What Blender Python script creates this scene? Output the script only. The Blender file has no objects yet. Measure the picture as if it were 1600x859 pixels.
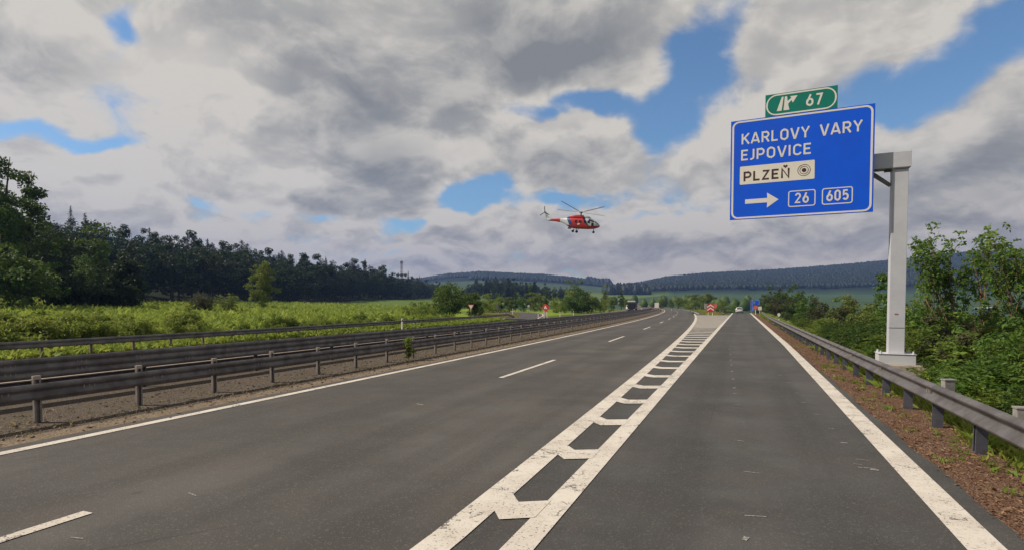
import bpy, bmesh, math, random
import numpy as np
from mathutils import Vector, Matrix

# ------------------------------------------------------------------ scene, camera, light
SC = bpy.context.scene
COL = SC.collection
F, H, YH, UC = 885.0, 2.25, 475.0, 800.0        # focal length in photo pixels, eye height, horizon row, centre column
YAW = math.atan(357.0 / F)
CY, SY = math.cos(YAW), math.sin(YAW)
PITCH = math.radians(2.0)

cam_d = bpy.data.cameras.new('camera')
cam = bpy.data.objects.new('camera', cam_d)
COL.objects.link(cam)
cam.location = (0, 0, H)
cam.rotation_euler = (math.radians(90) - PITCH, 0, YAW)
cam_d.sensor_width = 36
cam_d.lens = F / 1600 * 36
cam_d.shift_y = (YH - 429.5) / 1600 + math.tan(PITCH) * F / 1600
cam_d.clip_start = 0.1
cam_d.clip_end = 40000
SC.camera = cam

SUN_AZ = math.radians(-114)      # compass angle from +Y, clockwise: the sun stands to the left, a little behind
SUN_EL = math.radians(44)
sun_dir = Vector((math.sin(SUN_AZ) * math.cos(SUN_EL), math.cos(SUN_AZ) * math.cos(SUN_EL), math.sin(SUN_EL)))
sl = bpy.data.lights.new('sun', 'SUN')
sl.energy = 5.0
sl.angle = math.radians(0.6)
sl.color = (1.0, 0.90, 0.76)
so = bpy.data.objects.new('sun', sl)
COL.objects.link(so)
so.rotation_euler = sun_dir.to_track_quat('Z', 'Y').to_euler()

vs = SC.view_settings
vs.view_transform = 'Standard'
vs.look = 'None'
vs.exposure = 0.0
vs.gamma = 1.0
vs.use_curve_mapping = False
SC.render.engine = 'CYCLES'
SC.cycles.use_denoising = True
SC.cycles.max_bounces = 6
SC.cycles.diffuse_bounces = 3
SC.cycles.volume_bounces = 0
SC.cycles.transmission_bounces = 4
SC.cycles.caustics_reflective = False
SC.cycles.caustics_refractive = False


# ------------------------------------------------------------------ node helper
class NT:
    def __init__(self, tree):
        self.t = tree
        self.n = tree.nodes
        self.l = tree.links

    def node(self, kind, **kw):
        n = self.n.new(kind)
        for k, v in kw.items():
            setattr(n, k, v)
        return n

    def put(self, sock, v):
        if hasattr(v, 'is_output'):
            self.l.new(v, sock)
        elif v is not None:
            sock.default_value = v

    def math(self, op, a, b=None, c=None, clamp=False):
        n = self.node('ShaderNodeMath', operation=op, use_clamp=clamp)
        self.put(n.inputs[0], a)
        if b is not None:
            self.put(n.inputs[1], b)
        if c is not None:
            self.put(n.inputs[2], c)
        return n.outputs[0]

    def vmath(self, op, a, b=None, c=None, scale=None):
        n = self.node('ShaderNodeVectorMath', operation=op)
        self.put(n.inputs[0], a)
        if b is not None:
            self.put(n.inputs[1], b)
        if c is not None:
            self.put(n.inputs[2], c)
        if scale is not None:
            self.put(n.inputs['Scale'], scale)
        return n.outputs['Value'] if op in ('LENGTH', 'DOT_PRODUCT', 'DISTANCE') else n.outputs[0]

    def sep(self, v):
        n = self.node('ShaderNodeSeparateXYZ')
        self.put(n.inputs[0], v)
        return n.outputs

    def comb(self, x, y, z):
        n = self.node('ShaderNodeCombineXYZ')
        for i, v in enumerate((x, y, z)):
            self.put(n.inputs[i], v)
        return n.outputs[0]

    def noise(self, vec, scale, detail=4, rough=0.5, dist=0.0, dim='3D', lac=2.0):
        n = self.node('ShaderNodeTexNoise', noise_dimensions=dim)
        self.put(n.inputs['Vector'], vec)
        n.inputs['Scale'].default_value = scale
        n.inputs['Detail'].default_value = detail
        n.inputs['Roughness'].default_value = rough
        n.inputs['Distortion'].default_value = dist
        n.inputs['Lacunarity'].default_value = lac
        return n.outputs[0]

    def rng(self, v, a, b, c=0.0, d=1.0, smooth=True):
        n = self.node('ShaderNodeMapRange', interpolation_type='SMOOTHSTEP' if smooth else 'LINEAR')
        self.put(n.inputs[0], v)
        for i, x in enumerate((a, b, c, d)):
            self.put(n.inputs[1 + i], x)
        return n.outputs[0]

    def mix(self, fac, a, b, mode='MIX'):
        n = self.node('ShaderNodeMix', data_type='RGBA', blend_type=mode)
        self.put(n.inputs[0], fac)
        self.put(n.inputs[6], a if hasattr(a, 'is_output') else tuple(a[:3]) + (1,))
        self.put(n.inputs[7], b if hasattr(b, 'is_output') else tuple(b[:3]) + (1,))
        return n.outputs[2]


# ------------------------------------------------------------------ sky: clear-sky model with broken cumulus and stratocumulus
W = bpy.data.worlds.new('World')
SC.world = W
W.use_nodes = True
for n in list(W.node_tree.nodes):
    W.node_tree.nodes.remove(n)
wt = NT(W.node_tree)
sky = wt.node('ShaderNodeTexSky', sky_type='NISHITA')
sky.sun_disc = False
sky.sun_elevation = SUN_EL
sky.sun_rotation = SUN_AZ
sky.air_density = 1.0
sky.dust_density = 0.6
sky.ozone_density = 2.5
tc = wt.node('ShaderNodeTexCoord')
D = wt.vmath('NORMALIZE', tc.outputs['Generated'])
dx, dy, dz = wt.sep(D)
el = wt.math('ARCSINE', dz)
az = wt.math('ARCTAN2', dx, dy)
Q = wt.comb(az, el, 0.0)


def direction(u, v):
    r = math.atan((u - UC) / F)
    return (-YAW + r, math.atan((YH - v) / F * math.cos(r)))


# bodies of cloud and gaps between them: azimuth/elevation of the centre, half sizes in radians, weight
wob = wt.vmath('SCALE', wt.vmath('SUBTRACT', wt.node('ShaderNodeTexNoise').outputs['Color'], (0.5, 0.5, 0.5)), scale=0.10)
wn = wob.node.inputs[0].links[0].from_node.inputs[0].links[0].from_node
wt.put(wn.inputs['Vector'], Q)
wn.inputs['Scale'].default_value = 7.0
wn.inputs['Detail'].default_value = 4.0
Qw = wt.vmath('ADD', Q, wob)


def blobs(lst):
    out = None
    for (u, v, ru, rv, w) in lst:
        a, e = direction(u, v)
        q = wt.vmath('MULTIPLY', wt.vmath('SUBTRACT', Qw, (a, e, 0)), (F / ru, F / rv, 0))
        g = wt.rng(wt.vmath('LENGTH', q), 1.0, 0.0, 0.0, w)
        out = g if out is None else wt.math('ADD', out, g)
    return out


GAPS = [(1085, 95, 85, 150, -.50), (1020, 205, 75, 60, -.40), (1150, 5, 50, 60, -.25), (915, 160, 210, 36, -.60),
        (1420, 120, 140, 80, -.42), (1570, 40, 130, 70, -.40), (1390, 180, 60, 45, -.25),
        (745, 300, 105, 46, -.75), (650, 345, 70, 22, -.5), (865, 322, 90, 28, -.62),
        (45, 214, 85, 22, -.36), (165, 250, 80, 20, -.42), (200, 50, 40, 44, -.5),
        (245, 18, 50, 28, -.26), (160, 88, 50, 18, -.18), (1300, 290, 110, 40, -.1), (360, 325, 140, 18, -.18), (520, 338, 90, 12, -.2), (640, 395, 60, 12, -.3), (980, 345, 70, 14, -.3),
        (950, 320, 60, 24, -.22), (780, 345, 50, 18, -.2)]
BODY = [(820, 60, 330, 130, .30), (470, 150, 330, 170, .22), (880, 235, 150, 75, .30), (1110, 240, 120, 90, .26),
        (1320, 60, 190, 75, .30), (1540, 260, 200, 150, .28), (650, 200, 160, 120, .18), (130, 60, 160, 80, .15),
        (560, 300, 160, 50, .25), (700, 350, 60, 34, .24), (1040, 385, 280, 40, .18), (300, 290, 300, 40, .16), (1280, 370, 260, 60, .22)]
base = wt.math('ADD', blobs(GAPS), blobs(BODY))


def density(off):
    d = wt.vmath('ADD', D, off)
    x, y, z = wt.sep(d)
    inv = wt.math('DIVIDE', 1.0, wt.math('ADD', wt.math('MAXIMUM', z, 0.0), 0.45))
    p = wt.vmath('SCALE', wt.comb(x, y, wt.math('MULTIPLY', z, 1.2)), scale=inv)
    warp = wt.node('ShaderNodeTexNoise')
    wt.put(warp.inputs['Vector'], p)
    warp.inputs['Scale'].default_value = 3.2
    warp.inputs['Detail'].default_value = 3
    p2 = wt.vmath('ADD', p, wt.vmath('SCALE', wt.vmath('SUBTRACT', warp.outputs['Color'], (.5, .5, .5)), scale=0.24))
    big = wt.noise(p2, 1.9, 3, 0.5)
    fine = wt.noise(p2, 6.4, 9, 0.56)
    return wt.math('ADD', wt.math('MULTIPLY', wt.math('SUBTRACT', big, .5), 0.9), wt.math('MULTIPLY', wt.math('SUBTRACT', fine, .5), 0.80))


# rows of small cumulus low over the horizon
low = wt.rng(el, 0.06, 0.20, 1.0, 0.0)
cq = lambda up: wt.noise(wt.vmath('MULTIPLY', wt.vmath('ADD', Qw, (-.004, up, 0)), (9.0, 21.0, 1.0)), 1.0, 7, 0.55)
cum, cum_up = cq(0.0), cq(0.011)
puff = wt.math('MULTIPLY', wt.math('SUBTRACT', cum, 0.5), wt.math('MULTIPLY', low, 1.1))
puff_lit = wt.math('MULTIPLY', wt.math('SUBTRACT', cum, cum_up), wt.math('MULTIPLY', low, 4.2))
d0 = wt.math('ADD', wt.math('ADD', wt.math('ADD', density((0, 0, 0)), base), 0.25), puff)
sdn = Vector((sun_dir.x * .5, sun_dir.y * .5, .8)).normalized() * 0.036
d1 = wt.math('ADD', wt.math('ADD', wt.math('ADD', density(tuple(sdn)), base), 0.25), puff)
alpha = wt.rng(d0, -0.09, 0.20)
thick = wt.rng(d0, 0.12, 0.85)
lit = wt.rng(wt.math('SUBTRACT', d0, d1), -0.16, 0.19)       # less cloud towards the light than here: a lit flank
DARK = [(890, 95, 260, 95, .55), (540, 150, 170, 110, .45), (600, 265, 110, 55, .55), (850, 265, 170, 45, .35), (1500, 270, 230, 110, .35),
        (30, 100, 110, 55, .45), (560, 320, 220, 26, .4), (450, 50, 160, 60, .2), (700, 170, 170, 120, .35), (1250, 330, 300, 50, .2),
        (290, 110, 150, 90, -.45), (80, 45, 120, 60, -.2), (900, 195, 120, 30, -.5), (1120, 200, 120, 40, -.45), (1300, 60, 200, 80, -.2),
        (1480, 210, 120, 40, -.3), (700, 335, 60, 20, -.4), (200, 280, 220, 30, -.3), (620, 140, 60, 40, -.2),
        (700, 332, 60, 22, -.45), (605, 358, 70, 20, -.4), (800, 366, 60, 18, -.35), (1045, 362, 150, 18, -.4), (1290, 345, 90, 18, -.4), (685, 412, 45, 16, -.45), (560, 352, 50, 14, -.3),
        (430, 345, 60, 14, -.3), (330, 235, 120, 26, -.3), (160, 150, 140, 60, -.3), (700, 425, 200, 12, .2), (950, 395, 240, 16, .25), (1100, 410, 260, 14, .2), (720, 362, 90, 12, .35), (1170, 385, 160, 14, .25), (430, 310, 160, 14, .25)]
shade = wt.math('ADD', wt.math('MULTIPLY', thick, 0.55), blobs([(a, b, c_, d_, w_ * (.90 if w_ > 0 else .9)) for a, b, c_, d_, w_ in DARK]))
shade = wt.math('SUBTRACT', wt.math('ADD', shade, 0.12), wt.math('ADD', wt.math('MULTIPLY', wt.math('SUBTRACT', lit, 0.45), 0.8), puff_lit), clamp=False)
ramp = wt.node('ShaderNodeValToRGB')
cr = ramp.color_ramp
cr.elements[0].position = 0.0
cr.elements[0].color = (0.68, 0.635, 0.565, 1)
cr.elements[1].position = 1.0
cr.elements[1].color = (0.235, 0.24, 0.245, 1)
for pos, c in ((0.35, (0.51, 0.485, 0.445, 1)), (0.65, (0.36, 0.355, 0.34, 1))):
    e = cr.elements.new(pos)
    e.color = c
wt.put(ramp.inputs[0], wt.math('MULTIPLY', shade, 0.92))
# towards the horizon the clouds take the warm mauve of the air between
ccol = wt.mix(wt.rng(el, 0.0, 0.20, 0.50, 0.0), ramp.outputs[0], (0.57, 0.46, 0.385))
SKY_K = 0.125
blue = wt.mix(1.0, sky.outputs[0], (0.74 * SKY_K, 0.93 * SKY_K, 1.03 * SKY_K), 'MULTIPLY')
# unseen cloud overhead and behind is darkened to cut fill light and deepen shadows
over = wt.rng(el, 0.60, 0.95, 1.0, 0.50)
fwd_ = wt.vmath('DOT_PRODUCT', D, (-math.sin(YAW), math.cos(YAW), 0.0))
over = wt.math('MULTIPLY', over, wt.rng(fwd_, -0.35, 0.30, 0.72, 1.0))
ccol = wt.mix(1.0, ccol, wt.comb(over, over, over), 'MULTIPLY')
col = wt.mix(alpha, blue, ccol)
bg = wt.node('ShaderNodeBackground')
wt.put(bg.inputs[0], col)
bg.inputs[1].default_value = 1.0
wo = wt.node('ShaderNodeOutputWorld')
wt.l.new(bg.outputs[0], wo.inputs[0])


# ------------------------------------------------------------------ materials
def new_mat(name):
    m = bpy.data.materials.new(name)
    m.use_nodes = True
    for n in list(m.node_tree.nodes):
        m.node_tree.nodes.remove(n)
    t = NT(m.node_tree)
    out = t.node('ShaderNodeOutputMaterial')
    p = t.node('ShaderNodeBsdfPrincipled')
    t.l.new(p.outputs[0], out.inputs[0])
    return m, t, p, out


def bump(t, p, height, strength, dist=0.02):
    b = t.node('ShaderNodeBump')
    b.inputs['Strength'].default_value = strength
    b.inputs['Distance'].default_value = dist
    t.put(b.inputs['Height'], height)
    t.l.new(b.outputs[0], p.inputs['Normal'])


def pm(name, c1, c2=None, scale=6.0, rough=0.6, metal=0.0, bmp=0.0, coords='Object', spec=0.4, detail=6):
    """plain procedural surface: two tones mixed by noise, a little roughness variation and bump"""
    m, t, p, _ = new_mat(name)
    c2 = c2 or tuple(x * 0.75 for x in c1)
    if coords == 'World':
        v = t.node('ShaderNodeNewGeometry').outputs['Position']
    else:
        v = t.node('ShaderNodeTexCoord').outputs['Object']
    n = t.noise(v, scale, detail, 0.6)
    f = t.rng(n, 0.35, 0.68)
    t.put(p.inputs['Base Color'], t.mix(f, c1, c2))
    t.put(p.inputs['Roughness'], t.rng(n, 0.3, 0.7, rough - .08, rough + .1))
    p.inputs['Metallic'].default_value = metal
    p.inputs['Specular IOR Level'].default_value = spec
    if bmp:
        bump(t, p, t.noise(v, scale * 4, 4), bmp, 0.01)
    return m


M = {}


def asphalt(name, tone, x_track, period, follow=1.0):
    m, t, p, _ = new_mat(name)
    pos = t.node('ShaderNodeNewGeometry').outputs['Position']
    x, y, z = t.sep(pos)
    # distance across the lane follows the bend of the road
    q = t.math('MAXIMUM', t.math('SUBTRACT', y, 5.0), 0.0)
    dd = t.math('ADD', t.math('MULTIPLY', q, 0.022), t.math('DIVIDE', t.math('MULTIPLY', q, q), 4000.0))
    xr = t.math('ADD', x, t.math('MULTIPLY', dd, follow))
    long_v = t.comb(t.math('MULTIPLY', xr, 1.0), t.math('MULTIPLY', y, 0.05), 0.0)
    big = t.noise(pos, 0.33, 5, 0.6)
    mid = t.noise(pos, 2.2, 6, 0.65)
    fine = t.noise(pos, 95.0, 3, 0.7)
    lanes = t.noise(long_v, 0.9, 4, 0.55)
    c = t.mix(t.rng(big, 0.35, 0.65), tuple(v * 0.74 for v in tone), tuple(v * 1.24 for v in tone))
    warm = (tone[0] * 1.2, tone[1] * 1.05, tone[2] * 0.98)
    c = t.mix(t.rng(t.noise(pos, 0.6, 5, 0.6), 0.45, 0.7, 0, .7), c, warm)
    c = t.mix(t.rng(lanes, 0.4, 0.68, 0, 0.5), c, tuple(v * 0.66 for v in tone))
    c = t.mix(t.rng(mid, 0.5, 0.75, 0, 0.35), c, tuple(v * 1.35 for v in tone))
    # wheel tracks polished darker, oil line between them
    wv_ = t.math('COSINE', t.math('MULTIPLY', t.math('SUBTRACT', xr, x_track), 2 * math.pi / period))
    trk = t.math('MULTIPLY', t.rng(wv_, -0.1, 0.95), t.rng(t.noise(long_v, 2.5, 5, .6), 0.3, 0.62, 0.25, 1.0))
    c = t.mix(t.math('MULTIPLY', trk, 0.42), c, tuple(v * 0.55 for v in tone))
    # darker overlay patches with straight-ish ends
    pt_ = t.noise(t.comb(t.math('MULTIPLY', xr, .35), t.math('MULTIPLY', y, .035), 3.7), 1.0, 2, .4)
    c = t.mix(t.rng(pt_, 0.56, 0.60, 0, .30), c, tuple(v * 0.62 for v in tone))
    # drips
    dr_ = t.noise(t.vmath('MULTIPLY', pos, (2.6, 1.6, 1.0)), 1.0, 3, .5)
    c = t.mix(t.rng(dr_, 0.70, 0.76, 0, .5), c, tuple(v * 0.5 for v in tone))
    speck = t.node('ShaderNodeTexVoronoi')
    t.put(speck.inputs['Vector'], pos)
    speck.inputs['Scale'].default_value = 55.0
    stone = t.rng(t.sep(speck.outputs['Color'])[0], 0.84, 0.97, 0, 0.30)
    c = t.mix(stone, c, (tone[0] * 2.6, tone[1] * 2.4, tone[2] * 2.2))
    c = t.mix(t.rng(fine, 0.35, 0.62, 0.45, 0.0), c, tuple(v * 0.45 for v in tone))
    # hairline cracks and sealed joints
    ck = t.node('ShaderNodeTexVoronoi', feature='DISTANCE_TO_EDGE')
    t.put(ck.inputs['Vector'], t.vmath('ADD', pos, t.vmath('SCALE', t.node('ShaderNodeTexNoise').outputs['Color'], scale=.9)))
    ck.inputs['Scale'].default_value = 0.22
    gate = t.rng(t.noise(pos, 0.14, 3, 0.5), 0.5, 0.62)
    c = t.mix(t.math('MULTIPLY', t.rng(ck.outputs['Distance'], 0.0, 0.006, 0.55, 0.0), gate), c, tuple(v * 0.4 for v in tone))
    t.put(p.inputs['Base Color'], c)
    t.put(p.inputs['Roughness'], t.rng(mid, 0.3, 0.7, 0.78, 0.92))
    p.inputs['Specular IOR Level'].default_value = 0.3
    bump(t, p, t.math('ADD', fine, t.math('MULTIPLY', speck.outputs['Distance'], .8)), 0.5, 0.008)
    return m


def road_paint(name):
    m, t, p, _ = new_mat(name)
    pos = t.node('ShaderNodeNewGeometry').outputs['Position']
    n1 = t.noise(pos, 1.3, 5, 0.6)
    n2 = t.noise(pos, 11.0, 7, 0.7)
    n3 = t.noise(pos, 34.0, 4, 0.65)
    c = t.mix(t.rng(n1, 0.35, 0.7), (0.64, 0.595, 0.53), (0.54, 0.49, 0.43))
    c = t.mix(t.rng(n2, 0.5, 0.72, 0, 0.55), c, (0.37, 0.32, 0.27))
    hole = t.math('MULTIPLY', t.rng(n3, 0.585, 0.64), t.rng(n1, 0.36, 0.56, 0.15, 0.95))
    c = t.mix(hole, c, (0.07, 0.066, 0.062))
    # cracks that run across the line
    x, y, z = t.sep(pos)
    wv = t.noise(t.comb(t.math('MULTIPLY', x, .8), t.math('MULTIPLY', y, .9), 0), 1.0, 6, .6)
    ck = t.rng(t.math('ABSOLUTE', t.math('SUBTRACT', wv, 0.5)), 0.0, 0.009, 0.95, 0.0)
    ck = t.math('MULTIPLY', ck, t.rng(t.noise(pos, 1.9, 2), 0.44, 0.50))
    c = t.mix(ck, c, (0.045, 0.042, 0.04))
    t.put(p.inputs['Base Color'], c)
    p.inputs['Roughness'].default_value = 0.75
    bump(t, p, n3, 0.25, 0.004)
    return m


def soil(name, tones, sc=1.0, bmp=0.7):
    m, t, p, _ = new_mat(name)
    pos = t.node('ShaderNodeNewGeometry').outputs['Position']
    a = t.noise(pos, 1.7 * sc, 6, 0.65)
    b = t.noise(pos, 9.0 * sc, 6, 0.7)
    v = t.node('ShaderNodeTexVoronoi')
    t.put(v.inputs['Vector'], pos)
    v.inputs['Scale'].default_value = 34.0 * sc
    r = t.sep(v.outputs['Color'])[0]
    c = t.mix(t.rng(a, 0.35, 0.65), tones[0], tones[1])
    c = t.mix(t.rng(b, 0.45, 0.7, 0, .8), c, tones[2])
    c = t.mix(t.rng(r, 0.72, 0.92, 0, .8), c, tones[3])
    c = t.mix(t.rng(v.outputs['Distance'], 0.3, 0.7, 0, .6), c, tuple(x * .35 for x in tones[0]))
    t.put(p.inputs['Base Color'], c)
    p.inputs['Roughness'].default_value = 0.95
    p.inputs['Specular IOR Level'].default_value = 0.15
    bump(t, p, t.math('SUBTRACT', b, v.outputs['Distance']), bmp, 0.03)
    return m


def foliage(name, c1, c2, c3, trans=0.35):
    """leaves: tone from the leaf's own tint, shifted a little from plant to plant; light comes through them"""
    m, t, p, out = new_mat(name)
    at = t.node('ShaderNodeAttribute', attribute_name='tint')
    oi = t.node('ShaderNodeObjectInfo')
    f = t.math('ADD', at.outputs['Fac'], t.math('MULTIPLY', t.math('SUBTRACT', oi.outputs['Random'], .5), .50), clamp=True)
    r = t.node('ShaderNodeValToRGB')
    r.color_ramp.elements[0].color = tuple(c1) + (1,)
    r.color_ramp.elements[1].color = tuple(c3) + (1,)
    e = r.color_ramp.elements.new(0.5)
    e.color = tuple(c2) + (1,)
    t.put(r.inputs[0], f)
    t.put(p.inputs['Base Color'], r.outputs[0])
    p.inputs['Roughness'].default_value = 0.55
    p.inputs['Specular IOR Level'].default_value = 0.25
    tr = t.node('ShaderNodeBsdfTranslucent')
    t.put(tr.inputs[0], t.mix(0.5, r.outputs[0], tuple(min(1, x * 1.6) for x in c3)))
    mx = t.node('ShaderNodeMixShader')
    mx.inputs[0].default_value = trans
    t.l.new(p.outputs[0], mx.inputs[1])
    t.l.new(tr.outputs[0], mx.inputs[2])
    t.l.new(mx.outputs[0], out.inputs[0])
    return m


M['asphalt'] = asphalt('asphalt', (0.095, 0.090, 0.085), -3.55, 1.96)
M['asphalt_ramp'] = asphalt('asphalt_ramp', (0.082, 0.080, 0.078), -.72, 1.75, 0.0)
M['paint'] = road_paint('road_paint')
M['gore'] = soil('gore_pavement', ((.27, .25, .22), (.22, .20, .18), (.30, .27, .22), (.36, .33, .29)), 0.6, .3)
M['verge'] = soil('verge_soil', ((.175, .09, .06), (.21, .135, .088), (.225, .115, .068), (.30, .20, .135)), 1.0, 1.0)
M['median'] = soil('median_gravel', ((.135, .108, .088), (.17, .138, .112), (.105, .085, .07), (.26, .22, .165)), 1.0, 1.0)
M['gutter'] = soil('gutter_grit', ((.27, .21, .15), (.22, .165, .12), (.16, .13, .10), (.33, .26, .19)), .8, .6)
M['litter'] = pm('dry_litter', (.26, .16, .09), (.13, .075, .045), 40, .9, coords='World')

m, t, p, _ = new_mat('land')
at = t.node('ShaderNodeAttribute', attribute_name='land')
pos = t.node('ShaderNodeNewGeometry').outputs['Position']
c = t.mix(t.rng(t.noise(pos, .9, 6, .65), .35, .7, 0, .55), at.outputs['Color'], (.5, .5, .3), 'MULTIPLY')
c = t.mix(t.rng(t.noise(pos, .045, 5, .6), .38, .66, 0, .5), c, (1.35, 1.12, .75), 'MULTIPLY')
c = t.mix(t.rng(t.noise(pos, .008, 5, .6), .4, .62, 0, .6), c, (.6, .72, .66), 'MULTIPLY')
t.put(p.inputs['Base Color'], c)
p.inputs['Roughness'].default_value = .95
p.inputs['Specular IOR Level'].default_value = .1
bump(t, p, t.noise(pos, 5, 6, .7), .8, .1)
M['land'] = m

M['leaf_shrub'] = foliage('leaf_shrub', (.05, .105, .014), (.125, .19, .026), (.26, .29, .06), .42)
M['leaf_right'] = foliage('leaf_right', (.032, .075, .016), (.08, .16, .026), (.18, .26, .05), .4)
M['leaf_tree'] = foliage('leaf_tree', (.024, .056, .012), (.062, .115, .02), (.125, .175, .034))
M['leaf_birch'] = foliage('leaf_birch', (.07, .11, .022), (.13, .18, .036), (.22, .25, .06))
M['leaf_wood'] = foliage('leaf_wood', (.010, .025, .009), (.021, .042, .012), (.048, .07, .02), .25)
M['needle'] = foliage('needle', (.007, .015, .009), (.012, .024, .012), (.026, .038, .017), .12)
M['leaf_far'] = foliage('leaf_far', (.006, .014, .011), (.009, .019, .013), (.014, .025, .014), .1)
M['leaf_dry'] = foliage('leaf_dry', (.032, .042, .018), (.058, .066, .026), (.10, .095, .042))
M['straw'] = foliage('straw', (.10, .10, .045), (.20, .17, .095), (.30, .25, .15))
M['gold'] = foliage('golden_grass', (.16, .16, .03), (.27, .25, .05), (.36, .33, .10))
M['grass'] = foliage('grass_blade', (.08, .16, .016), (.18, .28, .03), (.33, .35, .075), .45)
M['bark'] = pm('bark', (.075, .052, .038), (.035, .026, .02), 9, .9, bmp=.6)
M['bark_red'] = pm('bark_red', (.20, .11, .065), (.10, .058, .038), 7, .9, bmp=.5)
M['bark_birch'] = pm('bark_birch', (.40, .36, .30), (.12, .10, .085), 5, .85, bmp=.3)

M['rail'] = pm('guardrail_zinc', (.175, .163, .163), (.105, .095, .097), 2.6, .55, .35, .05, 'World')
M['rail_post_pale'] = pm('guardrail_post_pale_zinc', (.30, .27, .245), (.19, .17, .155), 5, .65, .2, .05)
M['rail_post'] = pm('guardrail_post_zinc', (.12, .12, .15), (.08, .08, .10), 5, .6, .35, .05, 'World')
M['post_head'] = pm('post_head_zinc', (.40, .34, .29), (.3, .25, .21), 6, .7, .1)
M['post_top'] = pm('rusty_zinc', (.33, .27, .22), (.2, .15, .12), 8, .7, .1)
M['galv'] = pm('galvanised_column', (.57, .575, .62), (.49, .495, .54), 1.2, .5, .05, .02)
M['galv_dark'] = pm('galvanised_bracket', (.16, .155, .16), (.11, .105, .11), 5, .55, .3)
M['concrete'] = pm('concrete', (.42, .36, .29), (.29, .25, .20), 4, .9, 0, .5)
M['concrete_grey'] = pm('concrete_grey', (.30, .285, .275), (.20, .19, .185), 6, .9, 0, .5)
M['blue'] = pm('sign_blue', (.003, .11, .82), (.003, .095, .74), 1.2, .4, 0, 0, spec=.35)
M['white_film'] = pm('sign_white', (.80, .77, .71), (.76, .73, .67), 3, .45)
M['cream_film'] = pm('sign_cream', (.82, .78, .68), (.78, .73, .63), 3, .45)
M['brown_text'] = pm('sign_dark_lettering', (.07, .03, .035), (.05, .02, .03), 3, .5)
M['green'] = pm('sign_green', (.002, .205, .155), (.002, .18, .135), 2, .4)
M['red'] = pm('sign_red', (.62, .035, .02), (.52, .03, .02), 4, .45)
M['pink'] = pm('faded_red', (.60, .15, .13), (.5, .12, .10), 4, .5)
M['white'] = pm('white_paint', (.75, .72, .68), (.64, .6, .55), 5, .5)
M['scuff'] = pm('scuffed_paint', (.36, .34, .31), (.14, .135, .13), 30, .8, coords='World')
M['black'] = pm('black_plastic', (.02, .02, .021), (.012, .012, .012), 6, .5)
M['rubber'] = pm('rubber', (.018, .017, .017), (.03, .028, .026), 9, .85)
M['glass'] = pm('dark_glass', (.016, .022, .03), (.010, .014, .02), 1.5, .12, 0, 0, spec=.7)
M['steel'] = pm('grey_metal', (.28, .28, .29), (.2, .2, .21), 4, .5, .4)
M['carwhite'] = pm('car_paint_silver', (.62, .61, .63), (.57, .56, .58), 1, .25, .05, spec=.6)
M['lamp_red'] = pm('tail_lamp_red', (.42, .02, .02), (.3, .015, .015), 5, .25)
M['truck'] = pm('truck_dark', (.045, .046, .055), (.03, .03, .038), 3, .4, .1)
M['tarp'] = pm('truck_body_grey', (.085, .085, .095), (.06, .06, .07), 2, .6)
M['shed_blue'] = pm('blue_sheet', (.045, .085, .26), (.03, .06, .19), 2, .5)
M['shed_roof'] = pm('pale_sheet', (.38, .36, .4), (.3, .29, .33), 3, .6)
M['mast'] = pm('mast_steel', (.17, .17, .18), (.12, .12, .13), 3, .6, .3)
M['blade'] = pm('rotor_blade_grey', (.11, .10, .10), (.085, .08, .08), 3, .5)


# ------------------------------------------------------------------ object helpers
def tag(o, label=None, cat=None, group=None, kind=None):
    for k, v in (('label', label), ('category', cat), ('group', group), ('kind', kind)):
        if v:
            o[k] = v
    return o


def link(o, parent=None):
    COL.objects.link(o)
    if parent is not None:
        o.parent = parent
    return o


def thing(name, label, cat, loc=(0, 0, 0), rz=0.0, group=None):
    o = bpy.data.objects.new(name, None)
    o.empty_display_size = 0.2
    o.location = loc
    o.rotation_euler = (0, 0, rz)
    link(o)
    return tag(o, label, cat, group)


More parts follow.
